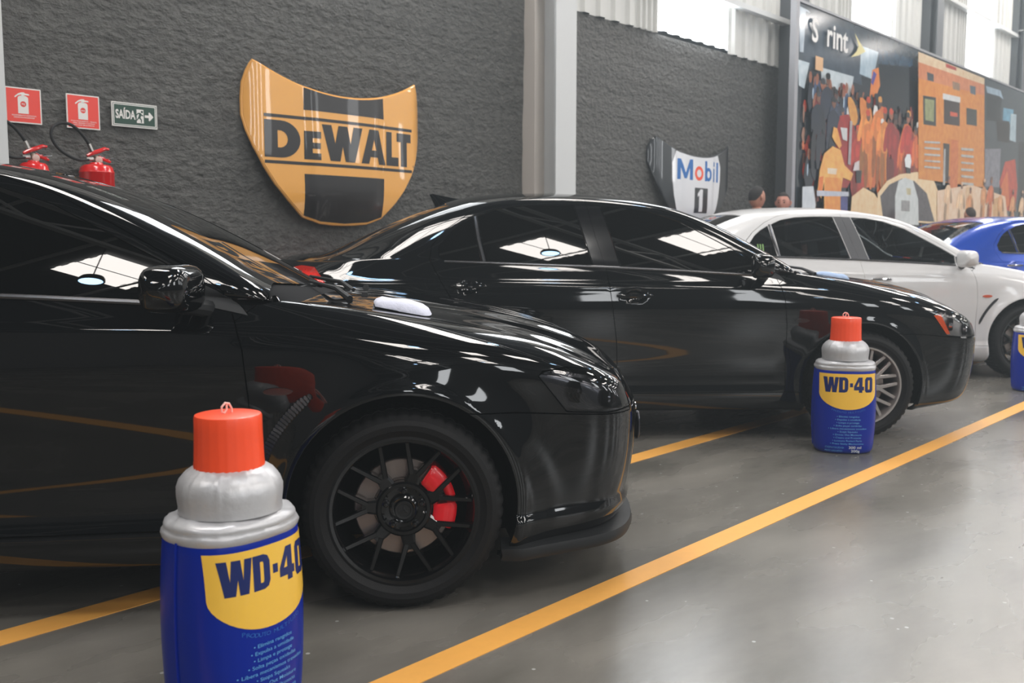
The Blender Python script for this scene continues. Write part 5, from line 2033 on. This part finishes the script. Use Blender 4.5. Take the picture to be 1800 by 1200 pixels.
# crowd of crew members drawn as heads and bodies
navy, red, orange, skin = (26, 32, 46), (150, 36, 34), (206, 104, 44), (150, 96, 72)
for k in range(60):
    x = rr.uniform(11.75, 13.6)
    y = rr.uniform(2.1, 3.25)
    blob(x, y - .22, rr.uniform(.07, .13), rr.uniform(.16, .26), navy if rr.random() < .8 else (60, 80, 110))
    blob(x + rr.uniform(-.02, .02), y, .050, .075, skin if rr.random() < .6 else (40, 36, 40))
    if rr.random() < .5:
        blob(x + rr.uniform(-.1, .1), y - .2, .02, .08, (170, 190, 205))
for k in range(16):
    x = rr.uniform(13.4, 15.6)
    y = rr.uniform(2.2, 3.0)
    blob(x, y - .35, rr.uniform(.08, .14), rr.uniform(.22, .38), rr.choice([red, orange, (190, 60, 40), (40, 44, 54), (218, 130, 60)]))
    blob(x, y, .055, .085, rr.choice([skin, (70, 50, 46), (200, 60, 44), (215, 214, 210)]))
for (x, y, col) in ((11.98, 2.95, skin), (12.5, 3.10, (60, 44, 44)), (13.1, 3.05, (60, 44, 44)), (13.9, 3.0, (235, 236, 232)), (14.5, 3.0, (90, 60, 54)), (13.0, 2.9, (226, 228, 226)), (20.1, 2.9, skin)):
    blob(x, y, .09, .12, col, 12)
def crew(x, z, h, col, hat, lean=0.0):
    # one crew member: legs, trunk, two arms, belt, head, cap
    global lift
    w_ = h * .15
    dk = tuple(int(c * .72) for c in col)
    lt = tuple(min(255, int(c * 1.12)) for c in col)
    L = lambda q: x + lean * (q - z) / h
    P = [
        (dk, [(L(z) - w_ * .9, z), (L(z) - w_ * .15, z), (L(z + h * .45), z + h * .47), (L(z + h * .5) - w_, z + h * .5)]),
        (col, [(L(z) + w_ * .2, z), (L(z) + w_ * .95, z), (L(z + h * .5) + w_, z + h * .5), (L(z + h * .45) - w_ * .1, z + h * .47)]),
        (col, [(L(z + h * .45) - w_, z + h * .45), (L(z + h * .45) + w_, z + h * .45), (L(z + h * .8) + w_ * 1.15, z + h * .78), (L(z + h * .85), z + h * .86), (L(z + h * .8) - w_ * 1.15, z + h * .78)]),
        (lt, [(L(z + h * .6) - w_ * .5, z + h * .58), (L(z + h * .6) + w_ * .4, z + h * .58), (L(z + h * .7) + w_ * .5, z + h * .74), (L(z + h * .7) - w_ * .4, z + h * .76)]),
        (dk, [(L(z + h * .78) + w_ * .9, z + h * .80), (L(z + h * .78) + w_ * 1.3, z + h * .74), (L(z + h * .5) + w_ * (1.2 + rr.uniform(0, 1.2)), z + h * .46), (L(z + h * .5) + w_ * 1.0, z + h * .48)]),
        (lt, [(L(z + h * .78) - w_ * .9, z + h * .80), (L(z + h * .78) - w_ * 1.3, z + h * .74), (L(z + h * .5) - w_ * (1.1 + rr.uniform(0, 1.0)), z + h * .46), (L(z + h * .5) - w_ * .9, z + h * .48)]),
    ]
    for c, p in P:
        lift += .00006
        mshape(c, p, lift, True)
    blob(L(z + h * .93), z + h * .93, w_ * .42, h * .065, rr.choice([skin, (120, 78, 60), (90, 62, 54)]), 10)
    blob(L(z + h * .97), z + h * .975, w_ * .46, h * .04, hat, 10)


for k in range(12):
    crew(rr.uniform(11.9, 13.4), rr.uniform(2.0, 2.35), rr.uniform(.85, 1.05), rr.choice([(30, 36, 50), (38, 44, 60), (52, 60, 80), (110, 36, 36)]), rr.choice([(28, 28, 32), (60, 60, 66)]), rr.uniform(-.1, .1))
for col, pts in MURAL[11:21]:
    lift += .0002
    mshape(col, pts, lift, True)
for k in range(13):
    crew(13.35 + .19 * k + rr.uniform(-.05, .05), rr.uniform(1.75, 2.15), rr.uniform(.95, 1.25), rr.choice([(206, 100, 48), (216, 124, 58), (178, 52, 40), (222, 140, 66), (150, 42, 38)]), rr.choice([(200, 70, 40), (40, 36, 36), (226, 226, 222), (216, 150, 70)]), rr.uniform(-.12, .12))
for col, pts in MURAL[21:]:
    lift += .0002
    mshape(col, pts, lift)
for k in range(9):
    crew(16.9 + .62 * k + rr.uniform(-.15, .15), rr.uniform(1.35, 1.5), rr.uniform(.75, .95), rr.choice([(226, 170, 120), (214, 150, 100), (232, 196, 160), (206, 110, 66)]), rr.choice([(216, 180, 150), (120, 90, 80)]), rr.uniform(-.1, .1))
me = bpy.data.meshes.new('print')
bmesh.ops.recalc_face_normals(mb, faces=mb.faces)
for f in mb.faces:
    if f.normal.y > 0:
        f.normal_flip()
mb.to_mesh(me)
mb.free()
link('picture_print', me, MURAL_PRINT, mural)
MF = lambda a, z, h: (a, MP - .034 - h, z)
b = MB()
text_on(b, 'S', 11.84, 3.70, .29, MF, bold=.02)
text_on(b, 'r', 12.27, 3.70, .30, MF, bold=.02)
text_on(b, 'int', 12.45, 3.70, .30, MF, bold=.02, wscale=1.05)
b.obj('lettering', SIGN_WHITE, mural, smooth=False)
patch('chevron_logo', [[(13.14, 3.99), (13.30, 3.90), (13.52, 3.80), (13.30, 3.72), (13.05, 3.66), (13.22, 3.76), (13.28, 3.84)]], MF, mat('print_yellow', srgb(226, 214, 150), rough=.4), mural, thick=.0006)
patch('badge', [rect(11.97, 3.36, 12.19, 3.53)], MF, mat('print_tan', srgb(206, 160, 110), rough=.4), mural, thick=.0006)
# frame
b = MB().box((11.45, MP + .005, 2.34), (.085, .08, 3.60)).box((17.75, MP + .02, 4.135), (12.5, .07, .03))
b.obj('frame', mat('grey_frame', srgb(150, 150, 154), rough=.4), mural, smooth=False)
for aa in (15.72, 18.95):
    bbox_obj('panel_joint', (aa, MP - .033, 2.34), (.012, .004, 3.56), mat('joint_line', srgb(110, 108, 104), rough=.5), mural)

# ------------------------------------------------------------------ giant spray cans
CAN_BLUE = mat('can_blue', srgb(0, 36, 146), rough=.3, coat=.0, spec=.22)
CAN_YELLOW = mat('can_yellow', srgb(246, 196, 70), rough=.3, coat=.3)
CAN_NAVY = mat('can_navy_print', srgb(6, 30, 96), rough=.35)
CAN_TEXT = mat('can_pale_blue_print', srgb(96, 168, 226), rough=.4)
CAN_WHITE = mat('can_white_print', srgb(214, 222, 230), rough=.4)
CAN_SILVER = mat('can_silver_vinyl', srgb(196, 196, 198), rough=.36, metal=.35, bump=.45, bscale=14)
CAN_CAP = mat('can_red_cap', srgb(255, 82, 38), rough=.38, coat=.2)
CAN_LOOP = mat('can_loop', srgb(238, 190, 180), rough=.4)

CH, CW, CDp, EXPN = .480, .167, .140, 2.5


def can_scale(z):
    s = z / CH
    return .955 + .075 * math.sin(min(1, max(0, s)) * math.pi) ** .8 + .01 * s


def can_pt(theta, z, add=0.0):
    k = can_scale(z)
    c, s = math.cos(theta), math.sin(theta)
    e = 2 / EXPN
    return (k * (CW + add) * abs(c) ** e * (1 if c >= 0 else -1), k * (CDp + add) * abs(s) ** e * (1 if s >= 0 else -1), z)


def can_front(x, z, h):
    """label position x across the front (about -CW..CW)"""
    k = can_scale(z)
    q = min(.999, abs(x) / (k * CW))
    y = -(1 - q ** EXPN) ** (1 / EXPN) * k * CDp
    # outward normal of the superellipse
    nx = q ** (EXPN - 1) / CW * (1 if x >= 0 else -1)
    ny = -(abs(y) / (k * CDp)) ** (EXPN - 1) / CDp
    L = math.hypot(nx, ny)
    return (x + nx / L * h, y + ny / L * h, z)


WDG = {
    'W': [[(.14, 0), (.44, 0), (.52, .45), (.56, 0), (.84, 0), (.98, 1), (.74, 1), (.68, .42), (.62, 1), (.36, 1), (.30, .42), (.24, 1), (0, 1)]],
    'D': [[(0, 0), (.62, 0), (.86, .06), (.98, .22), (.98, .78), (.86, .94), (.62, 1), (0, 1)], [(.40, .20), (.56, .20), (.60, .26), (.60, .74), (.56, .80), (.40, .80)]],
    '-': [rect(0, .36, 1, .62)],
    '4': [[(.48, 0), (.82, 0), (.82, .16), (.98, .16), (.98, .40), (.82, .40), (.82, 1), (.42, 1), (0, .42), (0, .16), (.48, .16)], [(.26, .40), (.48, .40), (.48, .72)]],
    '0': [[(.16, 0), (.84, 0), (1, .14), (1, .86), (.84, 1), (.16, 1), (0, .86), (0, .14)], [(.38, .20), (.62, .20), (.62, .80), (.38, .80)]],
}


def build_can(loc, rotz, label):
    t = empty('spray_can', loc, rotz, label, 'spray can', 'giant blue spray can props standing on the floor')
    n = 72
    # blue body with a soft foot
    b = MB()
    zs = [0.0, .004, .012, .025] + list(np.linspace(.05, CH - .03, 16)) + [CH - .012, CH - .003, CH]
    foot = {0.0: -.022, .004: -.012, .012: -.005, .025: -.001}
    vs = []
    for z in zs:
        ad = foot.get(z, 0)
        if z > CH - .005:
            ad = -.003
        for k in range(n):
            th = 2 * math.pi * k / n
            p = can_pt(th, z, ad)
            vs.append(p)
    m = len(zs)
    fs = [(i * n + k, i * n + (k + 1) % n, (i + 1) * n + (k + 1) % n, (i + 1) * n + k) for i in range(m - 1) for k in range(n)]
    fs += [tuple(range(n - 1, -1, -1)), tuple((m - 1) * n + k for k in range(n))]
    b.add(vs, fs)
    b.obj('can_body', CAN_BLUE, t, angle=60)
    # welded seams down the sides
    for th in (0.0, math.pi):
        MB().tube([can_pt(th, z, .0015) for z in np.linspace(.03, CH - .005, 20)], .0035, n=6).obj('side_seam', CAN_BLUE, t)
    # silver shoulder: wavy ring, slope, neck dome
    b = MB()
    prof = [(CH - .012, -.001), (CH - .006, .003), (CH + .004, .006), (CH + .012, .004), (CH + .017, -.001), (CH + .022, .001), (CH + .030, -.001), (CH + .036, -.008), (CH + .040, -.024), (CH + .044, -.040)]
    vs = []
    ks = can_scale(CH)
    for i, (z, ad) in enumerate(prof):
        for k in range(n):
            th = 2 * math.pi * k / n
            wv = .0012 * math.sin(th * 7 + i * .5) + .0008 * math.sin(th * 17 + i)
            f = i / (len(prof) - 1)
            c, s = math.cos(th), math.sin(th)
            e = 2 / (EXPN + (2 - EXPN) * f)
            vs.append((ks * (CW + ad + wv * .6) * abs(c) ** e * (1 if c >= 0 else -1), ks * (CDp + (.012 * f) + ad + wv * .6) * abs(s) ** e * (1 if s >= 0 else -1), z + wv))
    dome = [(.126, .046), (.125, .060), (.128, .085), (.127, .105), (.120, .125), (.106, .142), (.090, .153), (.078, .158)]
    for i, (r, dz) in enumerate(dome):
        for k in range(n):
            th = 2 * math.pi * k / n
            pk = .0026 * math.sin(th * 36 + 2 * math.sin(th * 5)) * (1 if i >= 3 else .2) * (1 if i < 7 else .3)
            vs.append(((r + pk) * math.cos(th), (r + pk) * math.sin(th), CH + dz - .002))
    m = len(prof) + len(dome)
    b.add(vs, [(i * n + k, i * n + (k + 1) % n, (i + 1) * n + (k + 1) % n, (i + 1) * n + k) for i in range(m - 1) for k in range(n)])
    b.obj('silver_shoulder', CAN_SILVER, t, angle=70)
    # cap
    zc = CH + .148
    prof = [(.086, 0), (.086, .004), (.084, .02), (.0815, .095), (.0812, .128), (.0795, .1325), (.074, .134), (.001, .135)]
    b = MB()
    vs = []
    for i, (r, z) in enumerate(prof):
        for k in range(n):
            th = 2 * math.pi * k / n
            r2 = r + (.0007 * math.sin(th * 24) if 1 <= i <= 4 else 0)
            vs.append((r2 * math.cos(th), r2 * math.sin(th), zc + z + (.0025 * math.sin(th * 2 + 1) if i < 2 else 0)))
    b.add(vs, [(i * n + k, i * n + (k + 1) % n, (i + 1) * n + (k + 1) % n, (i + 1) * n + k) for i in range(len(prof) - 1) for k in range(n)])
    b.obj('cap', CAN_CAP, t, angle=40)
    zt = zc + .134
    b = MB().tube([(.012, 0, zt - .004), (.011, 0, zt + .012), (.004, 0, zt + .024), (-.008, 0, zt + .027), (-.018, .001, zt + .018), (-.018, .001, zt + .006), (-.010, .001, zt + .002), (-.003, .001, zt + .010), (-.002, .001, zt + .024)], .0028, n=8)
    b.obj('hanging_loop', CAN_LOOP, t)
    # label
    yl = [(-.150, .455), (.150, .455), (.150, .345)] + arc(0, .345, .150, 0, -180, 22, ry=.090)[1:-1] + [(-.150, .345)]
    patch('yellow_label', [yl], lambda x, z, h: can_front(x, z, h + .0006), CAN_YELLOW, t, step=.012, thick=.0006)
    b = MB()
    H = .085
    zb = .352
    for (g, x, wd) in (('W', -.132, .078), ('D', -.054, .050), ('-', .004, .016), ('4', .026, .056), ('0', .086, .044)):
        P, T = fill(glyph(WDG[g], x, zb, wd, H), .010)
        b.add([can_front(p[0], p[1], .0018) for p in P], [tuple(q) for q in T])
    b.obj('lettering', CAN_NAVY, t)
    b = MB()
    text_on(b, '®', .134, zb, .006, can_front, lift=.0018)
    # arched line under the label
    s = 'PRODUTO MULTIUSO'
    for i, ch in enumerate(s):
        x = -.085 + .170 * i / (len(s) - 1)
        z = .345 - .090 * math.sqrt(max(0, 1 - (x / .150) ** 2)) - .020
        text_on(b, ch, x, z, .010, can_front, lift=.0012, align='CENTER', wscale=1.3)
    b.obj('lettering', mat('can_faint_print', srgb(40, 104, 190), rough=.4), t)
    b = MB()
    lines = [('Elimina rangidos', 0), ('Expulsa a umidade', 0), ('Limpa e protege', 0), ('Solta peças oxidadas', 0), ('Libera mecanismos travados', 0), ('Stops Squeaks', 0), ('Drives Out Moisture', 0), ('Cleans and Protects', 0), ('Loosens Rusted Parts', 0), ('Frees Sticky Mechanisms', 0)]
    z = .2120
    for s, _ in lines:
        text_on(b, '• ' + s, 0, z, .0093, can_front, lift=.0012, align='CENTER', wscale=1.28, bold=.006)
        z -= .0172
    text_on(b, 'CONTEÚDO:', -.115, .0345, .0095, can_front, lift=.0012, wscale=1.25)
    text_on(b, 'PESO LÍQUIDO:', -.115, .0165, .0085, can_front, lift=.0012, wscale=1.1)
    b.obj('lettering', CAN_TEXT, t)
    b = MB()
    text_on(b, '300 ml', .008, .0335, .0145, can_front, lift=.0012, wscale=1.25, bold=.012)
    text_on(b, '200g', .022, .0135, .0145, can_front, lift=.0012, wscale=1.2, bold=.012)
    b.obj('lettering', CAN_WHITE, t)
    return t


build_can((-.701, 2.385, 0), rad(56), 'nearest giant blue spray can, cut off at the bottom, white loop on its red cap')
build_can((1.895, 5.53, 0), rad(-8), 'giant blue spray can standing whole between the two yellow lines')
build_can((4.20, 7.80, 0), rad(-14), 'farthest giant blue spray can at the right edge beside the white sedan wheel')


# ------------------------------------------------------------------ people behind the cars
def person(loc, yaw, height, skin_c, hair_c, shirt_c, trouser_c, lab, beard=False):
    t = empty('person', loc, yaw, lab, 'person')
    k = height / 1.75
    nm = 'p%d' % int(loc[0] * 100)
    sk = mat('skin_' + nm, skin_c, rough=.5, noise=.1, nscale=8)
    hr = mat('hair_' + nm, hair_c, rough=.8, bump=.5, bscale=200)
    V = [(0, 0, .95), (0, 0, 1.12), (0, .01, 1.30), (0, .01, 1.42), (0, 0, 1.48), (0, -.01, 1.56),      # 0-5 pelvis to skull base
         (.17, .01, 1.40), (.25, .02, 1.13), (.27, -.05, .90), (.27, -.07, .84),                        # 6-9 arm
         (-.17, .01, 1.40), (-.25, .02, 1.13), (-.27, -.05, .90), (-.27, -.07, .84),                    # 10-13
         (.09, 0, .88), (.105, -.01, .50), (.11, .02, .09), (.12, -.10, .035),                          # 14-17
         (-.09, 0, .88), (-.105, -.01, .50), (-.11, .02, .09), (-.12, -.10, .035)]
    E = [(0, 1), (1, 2), (2, 3), (3, 4), (4, 5), (3, 6), (6, 7), (7, 8), (8, 9), (3, 10), (10, 11), (11, 12), (12, 13), (0, 14), (14, 15), (15, 16), (16, 17), (0, 18), (18, 19), (19, 20), (20, 21)]
    Rr = [.14, .13, .15, .10, .058, .052, .062, .044, .030, .028, .062, .044, .030, .028, .092, .060, .042, .036, .092, .060, .042, .036]

    def skin_obj(name, vids, grow, m):
        ids = {v: i for i, v in enumerate(vids)}
        me = bpy.data.meshes.new(name)
        me.from_pydata([tuple(c * k for c in V[v]) for v in vids], [(ids[a], ids[b]) for a, b in E if a in ids and b in ids], [])
        o = link(name, me, m, t)
        md = o.modifiers.new('skin', 'SKIN')
        md.use_smooth_shade = True
        for v, i in ids.items():
            r = (Rr[v] + grow) * k
            wide = 1.0 if v not in (1, 2, 0) else 1.15
            me.skin_vertices[0].data[i].radius = (r * wide, r * (.72 if v in (0, 1, 2) else 1))
            me.skin_vertices[0].data[i].use_root = (i == 0)
        s = o.modifiers.new('sub', 'SUBSURF')
        s.levels = s.render_levels = 2
        return o
    skin_obj('body', list(range(22)), 0, sk)
    skin_obj('shirt', [0, 1, 2, 3, 6, 7, 10, 11], .012, mat('shirt_' + nm, shirt_c, rough=.9))
    skin_obj('trousers', [0, 14, 15, 16, 18, 19, 20], .014, mat('trousers_' + nm, trouser_c, rough=.9))
    # head
    n, m = 28, 20
    hz = 1.64 * k

    def head_pt(u, v, grow=0.0):
        a, e = 2 * math.pi * u, math.pi * (v - .5)
        x, y, z = math.cos(e) * math.sin(a), -math.cos(e) * math.cos(a), math.sin(e)
        rx, ry, rz = .077 + grow, .096 + grow, .118 + grow
        if z < 0:
            rx *= 1 - .28 * z * z
            ry *= 1 - .12 * z * z * (1 if y > 0 else .4)
        px, py, pz = x * rx, y * ry, z * rz
        if grow == 0:
            # brow, nose, chin, eye sockets, lips on the -y side
            d = lambda cx, cz, sx, sz: math.exp(-((px - cx) / sx) ** 2 - ((pz - cz) / sz) ** 2) if y < -.2 else 0
            py -= .024 * d(0, -.018, .012, .018) + .012 * d(0, .008, .009, .022) + .008 * d(0, -.085, .03, .02) + .006 * d(0, -.052, .022, .008)
            py += .010 * d(.030, .006, .015, .011) + .010 * d(-.030, .006, .015, .011)
            py -= .005 * d(0, .030, .05, .010)
        return (px * k, py * k, hz + pz * k)
    b = MB()
    vs = [head_pt(i / n, j / m) for j in range(m + 1) for i in range(n)]
    fs = [(j * n + i, j * n + (i + 1) % n, (j + 1) * n + (i + 1) % n, (j + 1) * n + i) for j in range(m) for i in range(n)]
    b.add(vs, fs)
    for s in (-1, 1):   # ears
        b.tube([(s * .076 * k, .004 * k, hz - .030 * k), (s * .088 * k, .012 * k, hz - .012 * k), (s * .090 * k, .016 * k, hz + .012 * k), (s * .078 * k, .004 * k, hz + .024 * k)], [.006, .010, .011, .006], n=8)
    o = b.obj('head', sk, t, angle=80)
    for s in (-1, 1):
        e = MB().lathe([(.001, -.011), (.006, -.0085), (.0095, -.003), (.010, .002)], n=12, axis='y', c=(s * .030 * k, -.078 * k, hz + .005 * k))
        e.obj('eye', mat('eye_dark', (.02, .015, .012, 1), rough=.2), o)
        bb = MB().tube([(s * .014 * k, -.090 * k, hz + .026 * k), (s * .030 * k, -.091 * k, hz + .031 * k), (s * .046 * k, -.080 * k, hz + .026 * k)], [.003, .004, .002], n=6)
        bb.obj('eyebrow', hr, o)
    # hair cap: everything above a hairline
    b = MB()
    rows = []
    nn = 36
    for j in range(11):
        r = []
        for i in range(nn):
            u = i / nn
            a = 2 * math.pi * u
            back = (1 - math.cos(a)) / 2          # 0 at the face, 1 at the back
            low = .72 - .30 * min(1, max(0, (back - .30) / .55))
            v = low + (.995 - low) * j / 10
            r.append(head_pt(u, v, .002 + .006 * min(1, j / 3)))
        rows.append(r)
    vs = [p for r in rows for p in r]
    b.add(vs, [(j * nn + i, j * nn + (i + 1) % nn, (j + 1) * nn + (i + 1) % nn, (j + 1) * nn + i) for j in range(10) for i in range(nn)] + [tuple(10 * nn + i for i in range(nn))])
    b.obj('hair', hr, o, angle=80)
    for s in (-1, 1):
        hb = MB()
        c = Vector((s * .272 * k, -.078 * k, .80 * k))
        hb.box(c, (.030, .075, .09))
        me = hb.mesh('hand', smooth=False)
        bevel_mesh(me, .012, 2)
        ho = link('hand', me, sk, t)
        for q in range(4):
            f = MB().tube([c + Vector((0, -.028 + .019 * q, -.035)), c + Vector((-s * .004, -.028 + .019 * q, -.065 - (.008 if q in (1, 2) else 0))), c + Vector((-s * .016, -.026 + .018 * q, -.090 - (.010 if q in (1, 2) else 0)))], [.009, .008, .006], n=8)
            f.obj('finger', sk, ho)
        MB().tube([c + Vector((0, -.035, .02)), c + Vector((-s * .008, -.058, -.005)), c + Vector((-s * .012, -.062, -.030))], [.011, .010, .008], n=8).obj('thumb', sk, ho)
        sb = MB().box((s * .118 * k, -.05 * k, .045), (.10, .27, .09), taper=.75)
        me = sb.mesh('shoe', smooth=False)
        bevel_mesh(me, .02, 2)
        link('shoe', me, BLACK_MATT, t)
    return t


person((2.69, 10.85, 0), rad(118), 1.785, srgb(176, 122, 100), srgb(34, 30, 30), srgb(190, 190, 190), srgb(40, 44, 56),
       'dark haired person turned away, left of the pair behind the white sedan')
person((3.17, 11.55, 0), rad(-28), 1.755, srgb(190, 130, 112), srgb(44, 36, 34), srgb(60, 60, 66), srgb(40, 40, 44),
       'person with short brown hair facing the other, right of the pair behind the white sedan')
person((7.15, 15.40, 0), rad(195), 1.72, srgb(196, 138, 116), srgb(56, 44, 40), srgb(120, 120, 124), srgb(50, 50, 56),
       'person with cropped hair seen from behind over the blue sedan roof')
